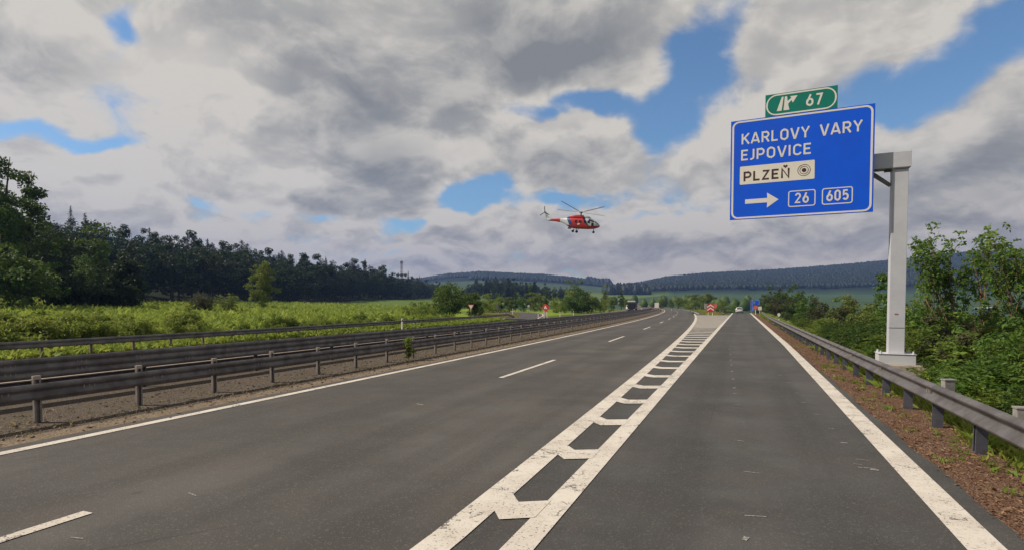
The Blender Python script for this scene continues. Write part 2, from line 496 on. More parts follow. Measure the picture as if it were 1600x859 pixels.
class MB:
    def __init__(self):
        self.v, self.f, self.m = [], [], []

    def add(self, verts, faces, mi=0):
        b = len(self.v)
        self.v += [tuple(p) for p in verts]
        self.f += [tuple(i + b for i in f) for f in faces]
        self.m += [mi] * len(faces)

    def box(self, c, s, mi=0, rz=0.0, bev=0.0):
        x, y, z = s[0] / 2, s[1] / 2, s[2] / 2
        ca, sa = math.cos(rz), math.sin(rz)
        if bev <= 0:
            pts = [(-x, -y, -z), (x, -y, -z), (x, y, -z), (-x, y, -z), (-x, -y, z), (x, -y, z), (x, y, z), (-x, y, z)]
            fs = [(3, 2, 1, 0), (4, 5, 6, 7), (0, 1, 5, 4), (1, 2, 6, 5), (2, 3, 7, 6), (3, 0, 4, 7)]
        else:
            b = min(bev, x * .9, y * .9, z * .9)
            bm = bmesh.new()
            bmesh.ops.create_cube(bm, size=1)
            for v in bm.verts:
                v.co = (v.co.x * 2 * x, v.co.y * 2 * y, v.co.z * 2 * z)
            bmesh.ops.bevel(bm, geom=list(bm.edges), offset=b, segments=2, affect='EDGES', profile=.6)
            bm.verts.index_update()
            pts = [v.co[:] for v in bm.verts]
            fs = [[v.index for v in f.verts] for f in bm.faces]
            bm.free()
        self.add([(c[0] + p[0] * ca - p[1] * sa, c[1] + p[0] * sa + p[1] * ca, c[2] + p[2]) for p in pts], fs, mi)
        return self

    def tube(self, pts, rad, n=8, mi=0, cap=True):
        pts = [Vector(p) for p in pts]
        rad = rad if isinstance(rad, (list, tuple)) else [rad] * len(pts)
        rings = []
        for i, p in enumerate(pts):
            d = (pts[min(i + 1, len(pts) - 1)] - pts[max(i - 1, 0)]).normalized()
            a = d.cross(Vector((0, 0, 1)))
            if a.length < 1e-3:
                a = d.cross(Vector((1, 0, 0)))
            a.normalize()
            b = d.cross(a)
            rings.append([p + (a * math.cos(2 * math.pi * k / n) + b * math.sin(2 * math.pi * k / n)) * rad[i] for k in range(n)])
        vs_ = [q for r in rings for q in r]
        fs = []
        for i in range(len(pts) - 1):
            for k in range(n):
                fs.append((i * n + k, i * n + (k + 1) % n, (i + 1) * n + (k + 1) % n, (i + 1) * n + k))
        if cap:
            fs.append(tuple(range(n - 1, -1, -1)))
            fs.append(tuple(range((len(pts) - 1) * n, len(pts) * n)))
        self.add(vs_, fs, mi)
        return self

    def prism(self, poly, y0, y1, mi=0):
        """outline in x,z pushed from y0 to y1"""
        n = len(poly)
        v = [(p[0], y0, p[1]) for p in poly] + [(p[0], y1, p[1]) for p in poly]
        f = [tuple(range(n)), tuple(range(2 * n - 1, n - 1, -1))]
        f += [(i, i + n, (i + 1) % n + n, (i + 1) % n) for i in range(n)]
        self.add(v, f, mi)
        return self

    def ring(self, inner, outer, y0, y1, mi=0):
        """frame between two outlines with the same number of points"""
        n = len(inner)
        v = [(p[0], y0, p[1]) for p in outer] + [(p[0], y0, p[1]) for p in inner] + [(p[0], y1, p[1]) for p in outer] + [(p[0], y1, p[1]) for p in inner]
        f = []
        for i in range(n):
            j = (i + 1) % n
            f += [(i, j, n + j, n + i), (2 * n + j, 2 * n + i, 3 * n + i, 3 * n + j), (i, 2 * n + i, 2 * n + j, j), (n + j, 3 * n + j, 3 * n + i, n + i)]
        self.add(v, f, mi)
        return self

    def build(self, name, mats, parent=None, smooth=False, loc=(0, 0, 0), rz=0.0):
        me = bpy.data.meshes.new(name)
        me.from_pydata(self.v, [], self.f)
        mats = mats if isinstance(mats, (list, tuple)) else [mats]
        for q in mats:
            me.materials.append(q)
        if len(mats) > 1:
            me.polygons.foreach_set('material_index', self.m)
        if smooth:
            me.polygons.foreach_set('use_smooth', [True] * len(me.polygons))
        me.update()
        o = bpy.data.objects.new(name, me)
        o.location = loc
        o.rotation_euler = (0, 0, rz)
        return link(o, parent)


def rrect(x0, z0, x1, z1, r, n=6):
    pts = []
    for cx, cz, a0 in ((x1 - r, z1 - r, 0), (x0 + r, z1 - r, 90), (x0 + r, z0 + r, 180), (x1 - r, z0 + r, 270)):
        for k in range(n + 1):
            a = math.radians(a0 + 90 * k / n)
            pts.append((cx + r * math.cos(a), cz + r * math.sin(a)))
    return pts


def disc(cx, cz, r, n=28):
    return [(cx + r * math.cos(2 * math.pi * k / n), cz + r * math.sin(2 * math.pi * k / n)) for k in range(n)]


# road-sign capitals drawn as strokes of even weight: width, then strokes as points in a cap height of 1
def _arc(cx, cz, rx, rz, a0, a1, n=10):
    return [(cx + rx * math.cos(math.radians(a0 + (a1 - a0) * k / n)), cz + rz * math.sin(math.radians(a0 + (a1 - a0) * k / n))) for k in range(n + 1)]


def _rnd(x0, z0, x1, z1, r):
    return _arc(x1 - r, z1 - r, r, r, 0, 90, 6) + _arc(x0 + r, z1 - r, r, r, 90, 180, 6) + _arc(x0 + r, z0 + r, r, r, 180, 270, 6) + _arc(x1 - r, z0 + r, r, r, 270, 360, 6) + [(x1, z1 - r)]


GL = {
    'K': (.62, [[(.07, 0), (.07, 1)], [(.60, 1), (.09, .42)], [(.25, .58), (.61, 0)]]),
    'A': (.68, [[(.03, 0), (.31, .95), (.37, .95), (.65, 0)], [(.13, .25), (.55, .25)]]),
    'R': (.62, [[(.07, 0), (.07, .93), (.34, .93)] + _arc(.34, .695, .21, .235, 90, -90) + [(.10, .46)], [(.33, .46), (.58, 0)]]),
    'L': (.52, [[(.07, 1), (.07, .07), (.50, .07)]]),
    'O': (.66, [_rnd(.08, .06, .58, .94, .25)]),
    'V': (.64, [[(.03, 1), (.29, .05), (.35, .05), (.61, 1)]]),
    'Y': (.62, [[(.03, 1), (.31, .45), (.59, 1)], [(.31, .50), (.31, 0)]]),
    'E': (.56, [[(.53, .93), (.07, .93), (.07, .07), (.53, .07)], [(.10, .51), (.47, .51)]]),
    'J': (.31, [[(.24, 1), (.24, .26)] + _arc(.05, .25, .19, .19, 0, -110, 8)]),
    'P': (.60, [[(.07, 0), (.07, .93), (.34, .93)] + _arc(.34, .67, .21, .26, 90, -90) + [(.10, .41)]]),
    'I': (.16, [[(.08, 0), (.08, 1)]]),
    'C': (.60, [_arc(.33, .69, .25, .25, 15, 180, 9) + _arc(.33, .31, .25, .25, 180, 345, 9)]),
    'Z': (.58, [[(.06, .93), (.50, .93), (.07, .07), (.54, .07)]]),
    'N': (.66, [[(.07, 0), (.07, .97), (.57, .03), (.57, 1)]]),
    '2': (.58, [_arc(.29, .71, .21, .23, 170, -20, 10) + [(.08, .07), (.53, .07)]]),
    '6': (.58, [_rnd(.08, .06, .51, .60, .215), [(.10, .36), (.36, 1)]]),
    '0': (.58, [_rnd(.08, .06, .50, .94, .21)]),
    '5': (.58, [[(.48, .93), (.12, .93), (.10, .52)] + _arc(.28, .335, .21, .265, 120, -150, 12)]),
    '7': (.56, [[(.06, .93), (.49, .93), (.20, 0)]]),
}
GL['Ň'] = (.66, GL['N'][1] + [[(.18, 1.30), (.32, 1.14), (.46, 1.30)]])


def write(mb, body, x0, x1, zb, cap, y, mi=0, weight=.158, gap=.17):
    """letters between x0 and x1, standing on zb, on the plane y"""
    tot = sum(GL[c][0] for c in body) + gap * (len(body) - 1)
    kx, pen, lay = (x1 - x0) / tot, 0.0, 0
    for c in body:
        for st in GL[c][1]:
            P = [Vector((x0 + (pen + a) * kx, zb + b * cap)) for a, b in st]
            hw_ = weight * cap / 2
            closed = (P[0] - P[-1]).length < 1e-4
            L, R_ = [], []
            for i, q_ in enumerate(P):
                a = (q_ - P[i - 1]).normalized() if i else ((q_ - P[-2]).normalized() if closed else None)
                b = (P[i + 1] - q_).normalized() if i < len(P) - 1 else ((P[1] - q_).normalized() if closed else None)
                a, b = a or b, b or a
                t_ = (a + b)
                t_ = t_.normalized() if t_.length > 1e-5 else a
                n_ = Vector((-t_.y, t_.x))
                k_ = min(1.7, 1.0 / max(.35, n_.dot(Vector((-a.y, a.x)))))
                L.append(q_ + n_ * hw_ * k_)
                R_.append(q_ - n_ * hw_ * k_)
            yy = y - .0004 * (lay % 4)
            n = len(P)
            mb.add([(q_.x, yy, q_.y) for q_ in L] + [(q_.x, yy, q_.y) for q_ in R_], [(n + i, n + i + 1, i + 1, i) for i in range(n - 1)], mi)
            lay += 1
        pen += GL[c][0] + gap


# ------------------------------------------------------------------ the lie of the land
def bend(y):
    q = max(0.0, min(y, 1100) - 5.0)
    return 0.022 * q + q * q / 4000.0


def sstep(x, a, b):
    t_ = max(0.0, min(1.0, (x - a) / (b - a)))
    return t_ * t_ * (3 - 2 * t_)


def lerp_table(tab, x):
    if x <= tab[0][0]:
        return tab[0][1]
    for (a, va), (b, vb) in zip(tab, tab[1:]):
        if x <= b:
            return va + (vb - va) * (x - a) / (b - a)
    return tab[-1][1]


SKYLINE = [(-900, 425), (400, 436), (650, 440), (700, 433), (750, 430), (800, 432), (850, 434), (900, 438), (940, 443), (1000, 444), (1040, 437),
           (1100, 432), (1200, 428), (1300, 422), (1390, 415), (1500, 405), (1600, 401), (2600, 395)]
EDGE_A, EDGE_B = (-158.0, 98.0), (-255.0, 415.0)


def cam_space(x, y):
    return x * CY + y * SY, -x * SY + y * CY


def wood_side(x, y):
    """distance behind the wood's edge and position along it"""
    d_ = (x - EDGE_A[0]) * -0.957 + (y - EDGE_A[1]) * -0.293
    a_ = ((x - EDGE_A[0]) * -0.293 + (y - EDGE_A[1]) * 0.957) / 331.0
    return d_, a_


def land(x, y):
    r = math.hypot(x, y)
    xl = x + bend(y)
    z = -0.06
    # cutting and fall of the verge on the right of the slip road
    if x > 4.0:
        z -= min(4.2, 0.34 * (x - 4.0)) * sstep(y, 700, 300)
    # the slip road drops behind a crest
    if y > 160:
        z -= min(3.5, 0.035 * (y - 160)) * sstep(x, -9 - 0.04 * (y - 160), -3) * sstep(y, 700, 300)
    s0 = 31 + 55 * sstep(y, 66, 92) * sstep(y, 330, 230)
    if xl < -31:
        z += min(8.0, 0.035 * max(0.0, -s0 - xl))
        d_, a_ = wood_side(x, y)
        if d_ > 0:
            amp = lerp_table([(-1, .9), (.2, 1.0), (.7, .95), (1.0, .6), (1.2, .3), (1.6, 0)], a_)
            z += amp * .14 * min(d_, 110)
    xc, zc = cam_space(x, y)
    if zc > 450:
        z += 0.03 * min(zc - 450, 800)
    if zc > 1250:
        u = UC + F * xc / zc
        zr = H + (YH - lerp_table(SKYLINE, u)) / F * 2600 - 14
        z = z + (zr - z) * min(1.0, sstep(zc, 900, 2950) * 1.42)
        if zc > 2700:
            z -= (zc - 2700) * .05
    return z


def at(u, zc):
    """ground point under photo column u at forward distance zc"""
    xc = (u - UC) / F * zc
    x, y = xc * CY - zc * SY, xc * SY + zc * CY
    return x, y, land(x, y)


def hgt(v, zc, z0):
    return H + (YH - v) / F * zc - z0


rng = random.Random(7)
nr = np.random.default_rng(7)

# land sheet: a polar grid, fine near the eye, out to the far ridges
NA, NR = 420, 170
rad = [1.2 * (3300 / 1.2) ** (i / (NR - 1)) for i in range(NR)]
vv, cc = [(0, 0, -0.06)], [(.1, .1, .05)]
for r in rad:
    for k in range(NA):
        a = 2 * math.pi * k / NA
        x, y = r * math.sin(a), r * math.cos(a)
        z = land(x, y)
        vv.append((x, y, z))
        xl = x + bend(y)
        xc, zc = cam_space(x, y)
        d_, a_ = wood_side(x, y)
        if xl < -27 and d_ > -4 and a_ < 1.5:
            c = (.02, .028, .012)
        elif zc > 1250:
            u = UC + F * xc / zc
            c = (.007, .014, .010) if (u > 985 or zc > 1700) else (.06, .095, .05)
        elif zc > 260:
            c = (.055, .10, .055) if x > -140 else (.12, .18, .04)
        elif x > 3.4:
            c = (.06, .09, .022)
        elif xl < -31:
            c = (.19, .27, .035)
        else:
            c = (.10, .135, .03)
        cc.append(c)
ff = [(0, 1 + (k + 1) % NA, 1 + k) for k in range(NA)]
for i in range(NR - 1):
    for k in range(NA):
        a, b = 1 + i * NA + k, 1 + i * NA + (k + 1) % NA
        ff.append((a, b, b + NA, a + NA))
me = bpy.data.meshes.new('ground')
me.from_pydata(vv, [], ff)
me.materials.append(M['land'])
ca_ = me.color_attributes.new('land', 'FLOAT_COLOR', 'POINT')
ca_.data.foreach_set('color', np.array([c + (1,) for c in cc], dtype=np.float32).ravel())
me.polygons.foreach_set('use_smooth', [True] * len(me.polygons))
me.update()
if me.polygons[500].normal.z < 0:
    me.flip_normals()
tag(link(bpy.data.objects.new('ground', me)), kind='structure')


# ------------------------------------------------------------------ roads, strips and painted lines
def road_z(x, y):
    return max(-9.0, land(x, y)) + 0.06


def ys(y0, y1, step=None):
    out, y = [], y0
    while y < y1 - 1e-6:
        out.append(y)
        y += step or max(1.0, min(14.0, 0.03 * abs(y) + .6))
    out.append(y1)
    return out


def ribbon(name, left, right, y0, y1, dz, mat, nx=1, step=None, jit=0.0, kind='structure', mb=None):
    """left and right give x at y; the sheet lies dz above the road level"""
    m_ = mb or MB()
    rows = ys(y0, y1, step)
    v, f = [], []
    for y in rows:
        a, b = left(y), right(y)
        b += jit * (rng.random() - .5)
        for i in range(nx + 1):
            x = a + (b - a) * i / nx
            v.append((x, y, road_z(x, y) + dz))
    w = nx + 1
    for j in range(len(rows) - 1):
        for i in range(nx):
            f.append((j * w + i, j * w + i + 1, (j + 1) * w + i + 1, (j + 1) * w + i))
    m_.add(v, f)
    if mb is None:
        o = m_.build(name, mat)
        tag(o, kind=kind)
        return o


def rel(x):
    return lambda y: x - bend(y)


def const(x):
    return lambda y: x


NOSE = 126.0
ribbon('main_carriageway', rel(-10.75), lambda y: -2.6 - bend(y) + (0 if y < NOSE else 1.6), -25, 1000, 0, M['asphalt'], 4)
ribbon('slip_road', lambda y: (-2.6 - bend(y)) if y < NOSE else -2.9, const(2.53), -25, 330, 0, M['asphalt_ramp'], 4, step=.8, jit=.09)
ribbon('opposite_carriageway', rel(-26.4), rel(-16.6), -40, 1000, 0, M['asphalt'], 2)
ribbon('median_strip', rel(-16.6), rel(-11.32), -40, 500, -.012, M['median'], 3)
ribbon('gutter_strip', rel(-11.32), rel(-10.75), -40, 500, -.006, M['gutter'], 1)
ribbon('verge_strip', const(2.40), const(4.15), -25, 160, -.02, M['verge'], 3)
ribbon('gore_pavement', lambda y: -2.44 - bend(y), const(-2.02), 58, NOSE, .004, M['gore'], 2)

pm_ = MB()
RX = lambda y: 2.12 + min(.26, max(0, y - 6) * .009)
ribbon('', lambda y: RX(y) - .17, lambda y: RX(y) + .17, -25, 330, .009, None, mb=pm_)
ribbon('', const(-2.02), const(-1.73), -25, 330, .009, None, mb=pm_)
ribbon('', lambda y: -2.78 - bend(y), lambda y: -2.44 - bend(y), -25, NOSE + 14, .009, None, mb=pm_)
ribbon('', lambda y: -1.75 - bend(y), lambda y: -1.5 - bend(y), NOSE + 14, 900, .009, None, mb=pm_)
ribbon('', rel(-10.42), rel(-10.20), -25, 900, .009, None, mb=pm_)
ribbon('', rel(-19.8), rel(-19.55), -40, 900, .009, None, mb=pm_)
ribbon('', rel(-25.9), rel(-25.65), -40, 900, .009, None, mb=pm_)
k = -20.1
while k < 420:                                             # broken lane line, 6 m dashes every 18 m
    ribbon('', rel(-6.60), rel(-6.44), k, k + 6.0, .009, None, mb=pm_, step=2.0)
    ribbon('', rel(-22.8), rel(-22.6), k + 5, k + 11, .009, None, mb=pm_, step=2.0)
    k += 18.0
# chevron bars between the two gore lines
yb = 5.50 - 2.47 * 4
i = 0
while yb < 124:
    a, b = -2.49 - bend(yb), -1.98
    w = b - a
    th = .56 if yb < 30 else .8
    vx = a + w * .37
    pt = [(a, yb + .14), (vx, yb - .11 - .05 * w), (b, yb + .05), (b, yb + .05 + th), (vx, yb - .11 - .05 * w + th), (a, yb + .14 + th)]
    pm_.add([(x, y, road_z(x, y) + .0125) for x, y in pt], [(0, 1, 4, 5), (1, 2, 3, 4)])
    yb += 2.47
tag(pm_.build('road_markings', M['paint']), kind='structure')

# survey ticks and scuffs in the slip lane
sc_ = MB()


def scuff(x, y, w, l, a=0.0):
    ca, sa = math.cos(a), math.sin(a)
    sc_.add([(x + p * ca - q * sa, y + p * sa + q * ca, road_z(x, y) + .006) for p, q in ((-w / 2, -l / 2), (w / 2, -l / 2), (w / 2, l / 2), (-w / 2, l / 2))], [(0, 1, 2, 3)])


for (u, v, w, l) in ((1185, 810, .22, .02), (1178, 740, .2, .02), (1160, 690, .10, .03), (1160, 660, .14, .02), (1155, 632, .12, .02), (1150, 615, .09, .05),
                     (1149, 606, .06, .12), (1147, 592, .05, .16), (1145, 580, .05, .2), (1144, 570, .05, .2), (1143, 562, .05, .25), (1142, 553, .05, .3), (1141, 545, .05, .3),
                     (1323, 693, .10, .045), (1302, 670, .09, .03), (1279, 648, .07, .03), (1258, 629, .09, .03), (1247, 614, .09, .03), (1233, 598, .12, .03), (1220, 586, .12, .03),
                     (1360, 733, .22, .025), (1372, 736, .10, .05), (1345, 727, .1, .02), (1352, 720, .16, .02), (1170, 846, .05, .1), (295, 775, .18, .02), (110, 845, .16, .02), (655, 632, .2, .06)):
    zc = F * H / (v - YH)
    x, y, _ = at(u, zc)
    scuff(x, y, w, l, rng.uniform(-.35, .25))
tag(sc_.build('survey_marks', M['scuff']), kind='structure')

# curving side road that joins the opposite carriageway
pts = [(-31, 78), (-33.5, 86), (-38, 101), (-43.5, 117), (-50, 133), (-59, 147), (-72, 156), (-90, 160)]


def path_ribbon(name, pts, w, dz, mat, sub=6):
    P = []
    for i in range(len(pts) - 1):
        p0, p1, p2, p3 = [Vector(pts[max(0, min(len(pts) - 1, j))]) for j in (i - 1, i, i + 1, i + 2)]
        for s_ in range(sub):
            t_ = s_ / sub
            P.append(.5 * ((2 * p1) + (p2 - p0) * t_ + (2 * p0 - 5 * p1 + 4 * p2 - p3) * t_ ** 2 + (3 * p1 - p0 - 3 * p2 + p3) * t_ ** 3))
    P.append(Vector(pts[-1]))
    m_ = MB()
    v, f = [], []
    for i, q in enumerate(P):
        d_ = (P[min(i + 1, len(P) - 1)] - P[max(i - 1, 0)]).normalized()
        n_ = Vector((d_.y, -d_.x))
        zz = max(land(*(q + n_ * s_ * w / 2)) for s_ in (-1, 0, 1)) + .06 + dz
        for s_ in (-1, 1):
            e_ = q + n_ * s_ * w / 2
            v.append((e_.x, e_.y, zz))
    f = [(2 * i, 2 * i + 1, 2 * i + 3, 2 * i + 2) for i in range(len(P) - 1)]
    m_.add(v, f)
    tag(m_.build(name, mat), kind='structure')
    return P


path_ribbon('side_road_shoulder', pts, 8.2, .03, M['gutter'])
SIDE = path_ribbon('side_road', pts, 7.2, .05, M['asphalt_ramp'])
path_ribbon('side_road_marking', [(p[0] + 3.1, p[1] + 1.1) for p in pts], .22, .07, M['paint'])


# ------------------------------------------------------------------ guardrails
W_PROF = [(0, .750), (.022, .748), (.060, .722), (.078, .695), (.074, .662), (.030, .622), (.016, .597), (.030, .572), (.074, .532), (.078, .499), (.060, .472), (.022, .446), (0, .444)]
R_PROF = [(0, .800), (.045, .796), (.085, .776), (.098, .748), (.088, .722), (.022, .655), (.010, .630), (.018, .606), (.098, .540), (.112, .512), (.102, .486), (.060, .452), (0, .446)]
THRIE = [(0, 1.010), (.022, 1.008), (.060, .982), (.078, .955), (.074, .922), (.030, .882), (.016, .862), (.030, .842), (.074, .802), (.078, .772), (.074, .742),
         (.030, .702), (.016, .682), (.030, .662), (.074, .622), (.078, .589), (.060, .558), (.022, .534), (0, .532)]

W_PROF = [(a * .75, b) for a, b in W_PROF]
THRIE = [(a * .6, b) for a, b in THRIE]


def line_pts(fn, y0, y1, step):
    n = max(1, int(round((y1 - y0) / step)))
    return [(fn(y0 + (y1 - y0) * i / n), y0 + (y1 - y0) * i / n) for i in range(n + 1)]


def tangents(P):
    out = []
    for i in range(len(P)):
        a, b = P[max(i - 1, 0)], P[min(i + 1, len(P) - 1)]
        d_ = Vector((b[0] - a[0], b[1] - a[1])).normalized()
        out.append(d_)
    return out


def beam(P, Z, prof, side, name, mat, parent, loc):
    """corrugated beam swept along P; side = +1 bulges to the right of the line's direction"""
    T_ = tangents(P)
    m_ = MB()
    v, f = [], []
    n = len(prof)
    for (x, y), z, t_ in zip(P, Z, T_):
        nx_, ny_ = t_.y * side, -t_.x * side
        for (o_, h) in prof:
            v.append((x + nx_ * o_ - loc[0], y + ny_ * o_ - loc[1], z + h - loc[2]))
        for (o_, h) in prof:
            v.append((x + nx_ * (o_ - .006) - loc[0], y + ny_ * (o_ - .006) - loc[1], z + h - loc[2] - (.004 if h > .6 else -.004)))
    w = 2 * n
    for i in range(len(P) - 1):
        a, b = i * w, (i + 1) * w
        for k in range(n - 1):
            f.append((a + k, a + k + 1, b + k + 1, b + k))
            f.append((a + n + k + 1, a + n + k, b + n + k, b + n + k + 1))
        f.append((a, b, b + n, a + n))
        f.append((a + n - 1, a + 2 * n - 1, b + 2 * n - 1, b + n - 1))
    f.append(tuple(list(range(n)) + list(range(2 * n - 1, n - 1, -1))))
    e = (len(P) - 1) * w
    f.append(tuple([e + q for q in range(n - 1, -1, -1)] + [e + q for q in range(n, 2 * n)]))
    m_.add(v, f)
    return m_.build(name, mat, parent, smooth=len(prof) > 13)


def post_mesh(h, wide=.11, deep=.055, head=0.0):
    m_ = MB()
    if head:
        m_.box((deep / 2, 0, h - head / 2 + .006), (deep + .012, wide + .012, head), 1, bev=.006)
    m_.box((0, 0, h / 2 - .2), (.007, wide, h + .4))                              # web across the road
    m_.box((deep / 2, -wide / 2, h / 2 - .2), (deep, .007, h + .4))
    m_.box((deep / 2, wide / 2, h / 2 - .2), (deep, .007, h + .4))
    m_.box((deep - .004, -wide / 2 + .016, h / 2 - .2), (.007, .026, h + .4))
    m_.box((deep - .004, wide / 2 - .016, h / 2 - .2), (.007, .026, h + .4))
    return m_


def guardrail(name, label, P, side, prof, group, post_h, post_off, step, lim, zf=None, both=False, spacer=.0, drop=None, mat_post='rail_post', rot90=False, deep=.055, head=0.0):
    zf = zf or (lambda x, y: road_z(x, y))
    loc = (P[0][0], P[0][1], zf(*P[0]))
    root = thing(name, label, 'guardrail', loc, 0, group)
    Z = [zf(*q) for q in P]
    if drop:
        for i in range(len(P)):
            k_ = (i - (len(P) - 1 - drop)) / drop
            if k_ > 0:
                Z[i] -= .62 * k_
    beam(P, Z, prof, side, 'rail_beam', M['rail'], root, loc)
    if both:
        beam([(x + t_.y * -side * .16, y - t_.x * -side * .16) for (x, y), t_ in zip(P, tangents(P))], Z, prof, -side, 'rail_beam', M['rail'], root, loc)
    # lapped joints every four metres with bolt heads
    jm = MB()
    for i in range(len(P) - 1):
        a, b = Vector(P[i]), Vector(P[i + 1])
        if a.length > 70:
            continue
        t_ = (b - a).normalized()
        n_ = Vector((t_.y, -t_.x)) * side
        r_ = math.atan2(t_.y, t_.x)
        nj = 2 if (b - a).length > 2.5 else 1
        for k_ in range(nj):
            if nj == 1 and i % 2:
                continue
            q = a + (b - a) * (k_ + .35) / nj
            mx = max(o_ for o_, h in prof)
            zz = Z[i]
            hh_ = [h for o_, h in prof if o_ < mx * .45 and min(p_[1] for p_ in prof) + .02 < h < max(p_[1] for p_ in prof) - .02]
            for h in sorted(set(round(v_, 2) for v_ in hh_)):
                for e_ in (-.10, 0, .10):
                    w_ = q + t_ * e_ + n_ * (mx * .30)
                    jm.box((w_.x - loc[0], w_.y - loc[1], zz + h - loc[2]), (.028, .02, .028), 0, r_, .005)
    if jm.v:
        tag(jm.build('bolt_heads', M['rail_post_pale'], root), kind='stuff')
    # posts by arc length
    T_ = tangents(P)
    acc, nxt, spots = 0.0, .6, []
    for i in range(len(P) - 1):
        a, b = Vector(P[i]), Vector(P[i + 1])
        L = (b - a).length
        while nxt <= acc + L:
            k_ = (nxt - acc) / L
            q = a + (b - a) * k_
            t_ = T_[i].lerp(T_[i + 1], k_).normalized()
            n_ = Vector((t_.y, -t_.x)) * side
            spots.append((q - n_ * post_off, math.atan2(n_.y, n_.x), Z[i] + (Z[i + 1] - Z[i]) * k_, n_))
            nxt += step
        acc += L
    spots.sort(key=lambda s_: s_[0].length)
    proto = None
    pmx = post_mesh(post_h, .12 if head else .11, deep, head)
    if spacer:
        pmx.box((.055 + spacer / 2, 0, .60), (spacer, .10, .16))
    far = MB()
    for i, (q, r, z, n_) in enumerate(spots):
        r2 = r + (math.pi / 2 if rot90 else 0)
        if i < 100:
            if proto is None:
                proto = o = pmx.build('post', [M[mat_post], M['post_head']] if head else M[mat_post], root)
            else:
                o = proto.copy()
                COL.objects.link(o)
                o.parent = root
            o.location = (q.x - loc[0], q.y - loc[1], z - loc[2] + lim * rng.uniform(-.02, .02))
            o.rotation_euler = (0, lim * rng.uniform(-.02, .02), r2 + lim * rng.uniform(-.05, .05))
        else:
            far.box((q.x - loc[0], q.y - loc[1], z - loc[2] + post_h / 2), (.06, .11, post_h), 0, r)
    if far.v:
        tag(far.build('far_posts', M[mat_post], root), kind='stuff')
    return root


RAILX = lambda y: 3.32 if y < 60 else 3.32 + .0006 * (y - 60) ** 2 * .3
GR = guardrail('guardrail', 'grey corrugated guardrail along the brown verge right of the slip road, before bushes', line_pts(RAILX, -12, 158, 2.0), -1, R_PROF,
               'guardrails beside the carriageways', .72, .16, 2.0, 1, spacer=.06, deep=.15)
MRAIL = guardrail('guardrail', 'low grey guardrail with light post tops on the median beside the left road edge line', line_pts(rel(-12.30), -14, 330, 3.0), 1, W_PROF,
                  'guardrails beside the carriageways', .88, .14, 2.0, 1, mat_post='rail_post_pale', head=.075)
TRAIL = guardrail('guardrail', 'tall three-wave guardrail on the far side of the gravel median', line_pts(rel(-15.0), -14, 330, 3.0), 1, THRIE,
                  'guardrails beside the carriageways', .98, .10, 4.0, 1, both=True)
LP_ = line_pts(rel(-15.62), -14, 330, 3.0)
LOC_ = tuple(TRAIL.location)
beam(LP_, [road_z(*q) for q in LP_], [(0, .42), (.02, .418), (.05, .39), (.05, .16), (.02, .13), (0, .128)], 1, 'lower_beam', M['rail_post'], TRAIL, LOC_)
beam(LP_, [road_z(*q) + .003 for q in LP_], [(-.10, .445), (.065, .445), (.065, .42), (-.10, .42)], 1, 'lower_beam_lit_edge', M['post_head'], TRAIL, LOC_)  # cream strip paints the sunlit top edge of the lower beam
b3 = [(-26.75, -16), (-26.85, -6), (-26.95, 4), (-27.05, 14), (-27.5, 24), (-28.4, 34), (-29.6, 46), (-30.9, 58), (-32.3, 69), (-33.7, 78), (-34.6, 83), (-35.2, 86), (-35.8, 89), (-36.4, 92)]
P3 = []
for a, b in zip(b3, b3[1:]):
    for k in range(3):
        P3.append((a[0] + (b[0] - a[0]) * k / 3, a[1] + (b[1] - a[1]) * k / 3))
P3.append(b3[-1])
BRAIL = guardrail('guardrail', 'brownish guardrail before the roadside shrubs across the opposite carriageway, far end bent down', P3, 1, W_PROF,
                  'guardrails beside the carriageways', .74, .10, 2.0, 1, zf=lambda x, y: max(land(x, y), -.06) + .06, drop=7, mat_post='post_top')

# low rails that part at the gore nose
for lab, P in (('short low guardrail behind the gore nose sign, on the motorway side', [(-6.6 - bend(y) * .55 - 0.02 * (y - 128), y) for y in range(130, 196, 6)]),
               ('short low guardrail behind the gore nose sign, on the slip road side', [(-4.3 + .004 * (y - 130), y) for y in range(130, 172, 6)])):
    guardrail('guardrail', lab, P, 1, W_PROF, 'guardrails beside the carriageways', .74, .1, 4.0, 1, zf=lambda x, y: land(x, y) + .06, mat_post='post_top')

# pale stubs of an older fence behind the right rail
for i, (x, y, lab) in enumerate(((4.02, 10.9, 'grey square post stub behind the guardrail, the nearest one at the right picture edge'),
                                 (4.06, 14.4, 'grey square post stub behind the guardrail, farther one just right of the gantry footing'))):
    m_ = MB()
    zt = .66 - land(x, y)
    m_.box((0, 0, zt / 2 - .2), (.20, .16, zt + .4), bev=.015)
    m_.box((0, 0, zt + .012), (.22, .18, .03), bev=.006)
    o = m_.build('post_stub', M['concrete_grey'], loc=(x, y, land(x, y)), rz=.2 * i)
    tag(o, lab, 'post', 'post stubs behind the guardrail')

# ------------------------------------------------------------------ cantilever direction sign
GZ = land(4.7, 21.7)
gan = thing('direction_sign', 'large blue cantilever direction sign with green exit tab on a pale column', 'road sign', (4.68, 21.7, GZ), -math.radians(3.47))
zo = -GZ                                                    # heights below are above road level
m_ = MB()
m_.box((0, .05, zo - .25), (1.62, 1.15, 1.16), bev=.03)
m_.build('footing', M['concrete'], gan)
m_ = MB()
m_.box((0, 0, zo + .495), (1.0, .78, .33), bev=.01)
m_.box((0, 0, zo + .664), (1.04, .82, .012))
for sx in (-.44, .44):
    for sy in (-.33, .33):
        m_.tube([(sx, sy, zo + .66), (sx, sy, zo + .76)], .028, 8)
        m_.tube([(sx, sy, zo + .67), (sx, sy, zo + .705)], .05, 6)
m_.build('base_plate', M['galv'], gan)
m_ = MB()
m_.box((0, 0, zo + 3.62), (.44, .40, 5.90), bev=.012)
colm = m_.build('column', M['galv'], gan)
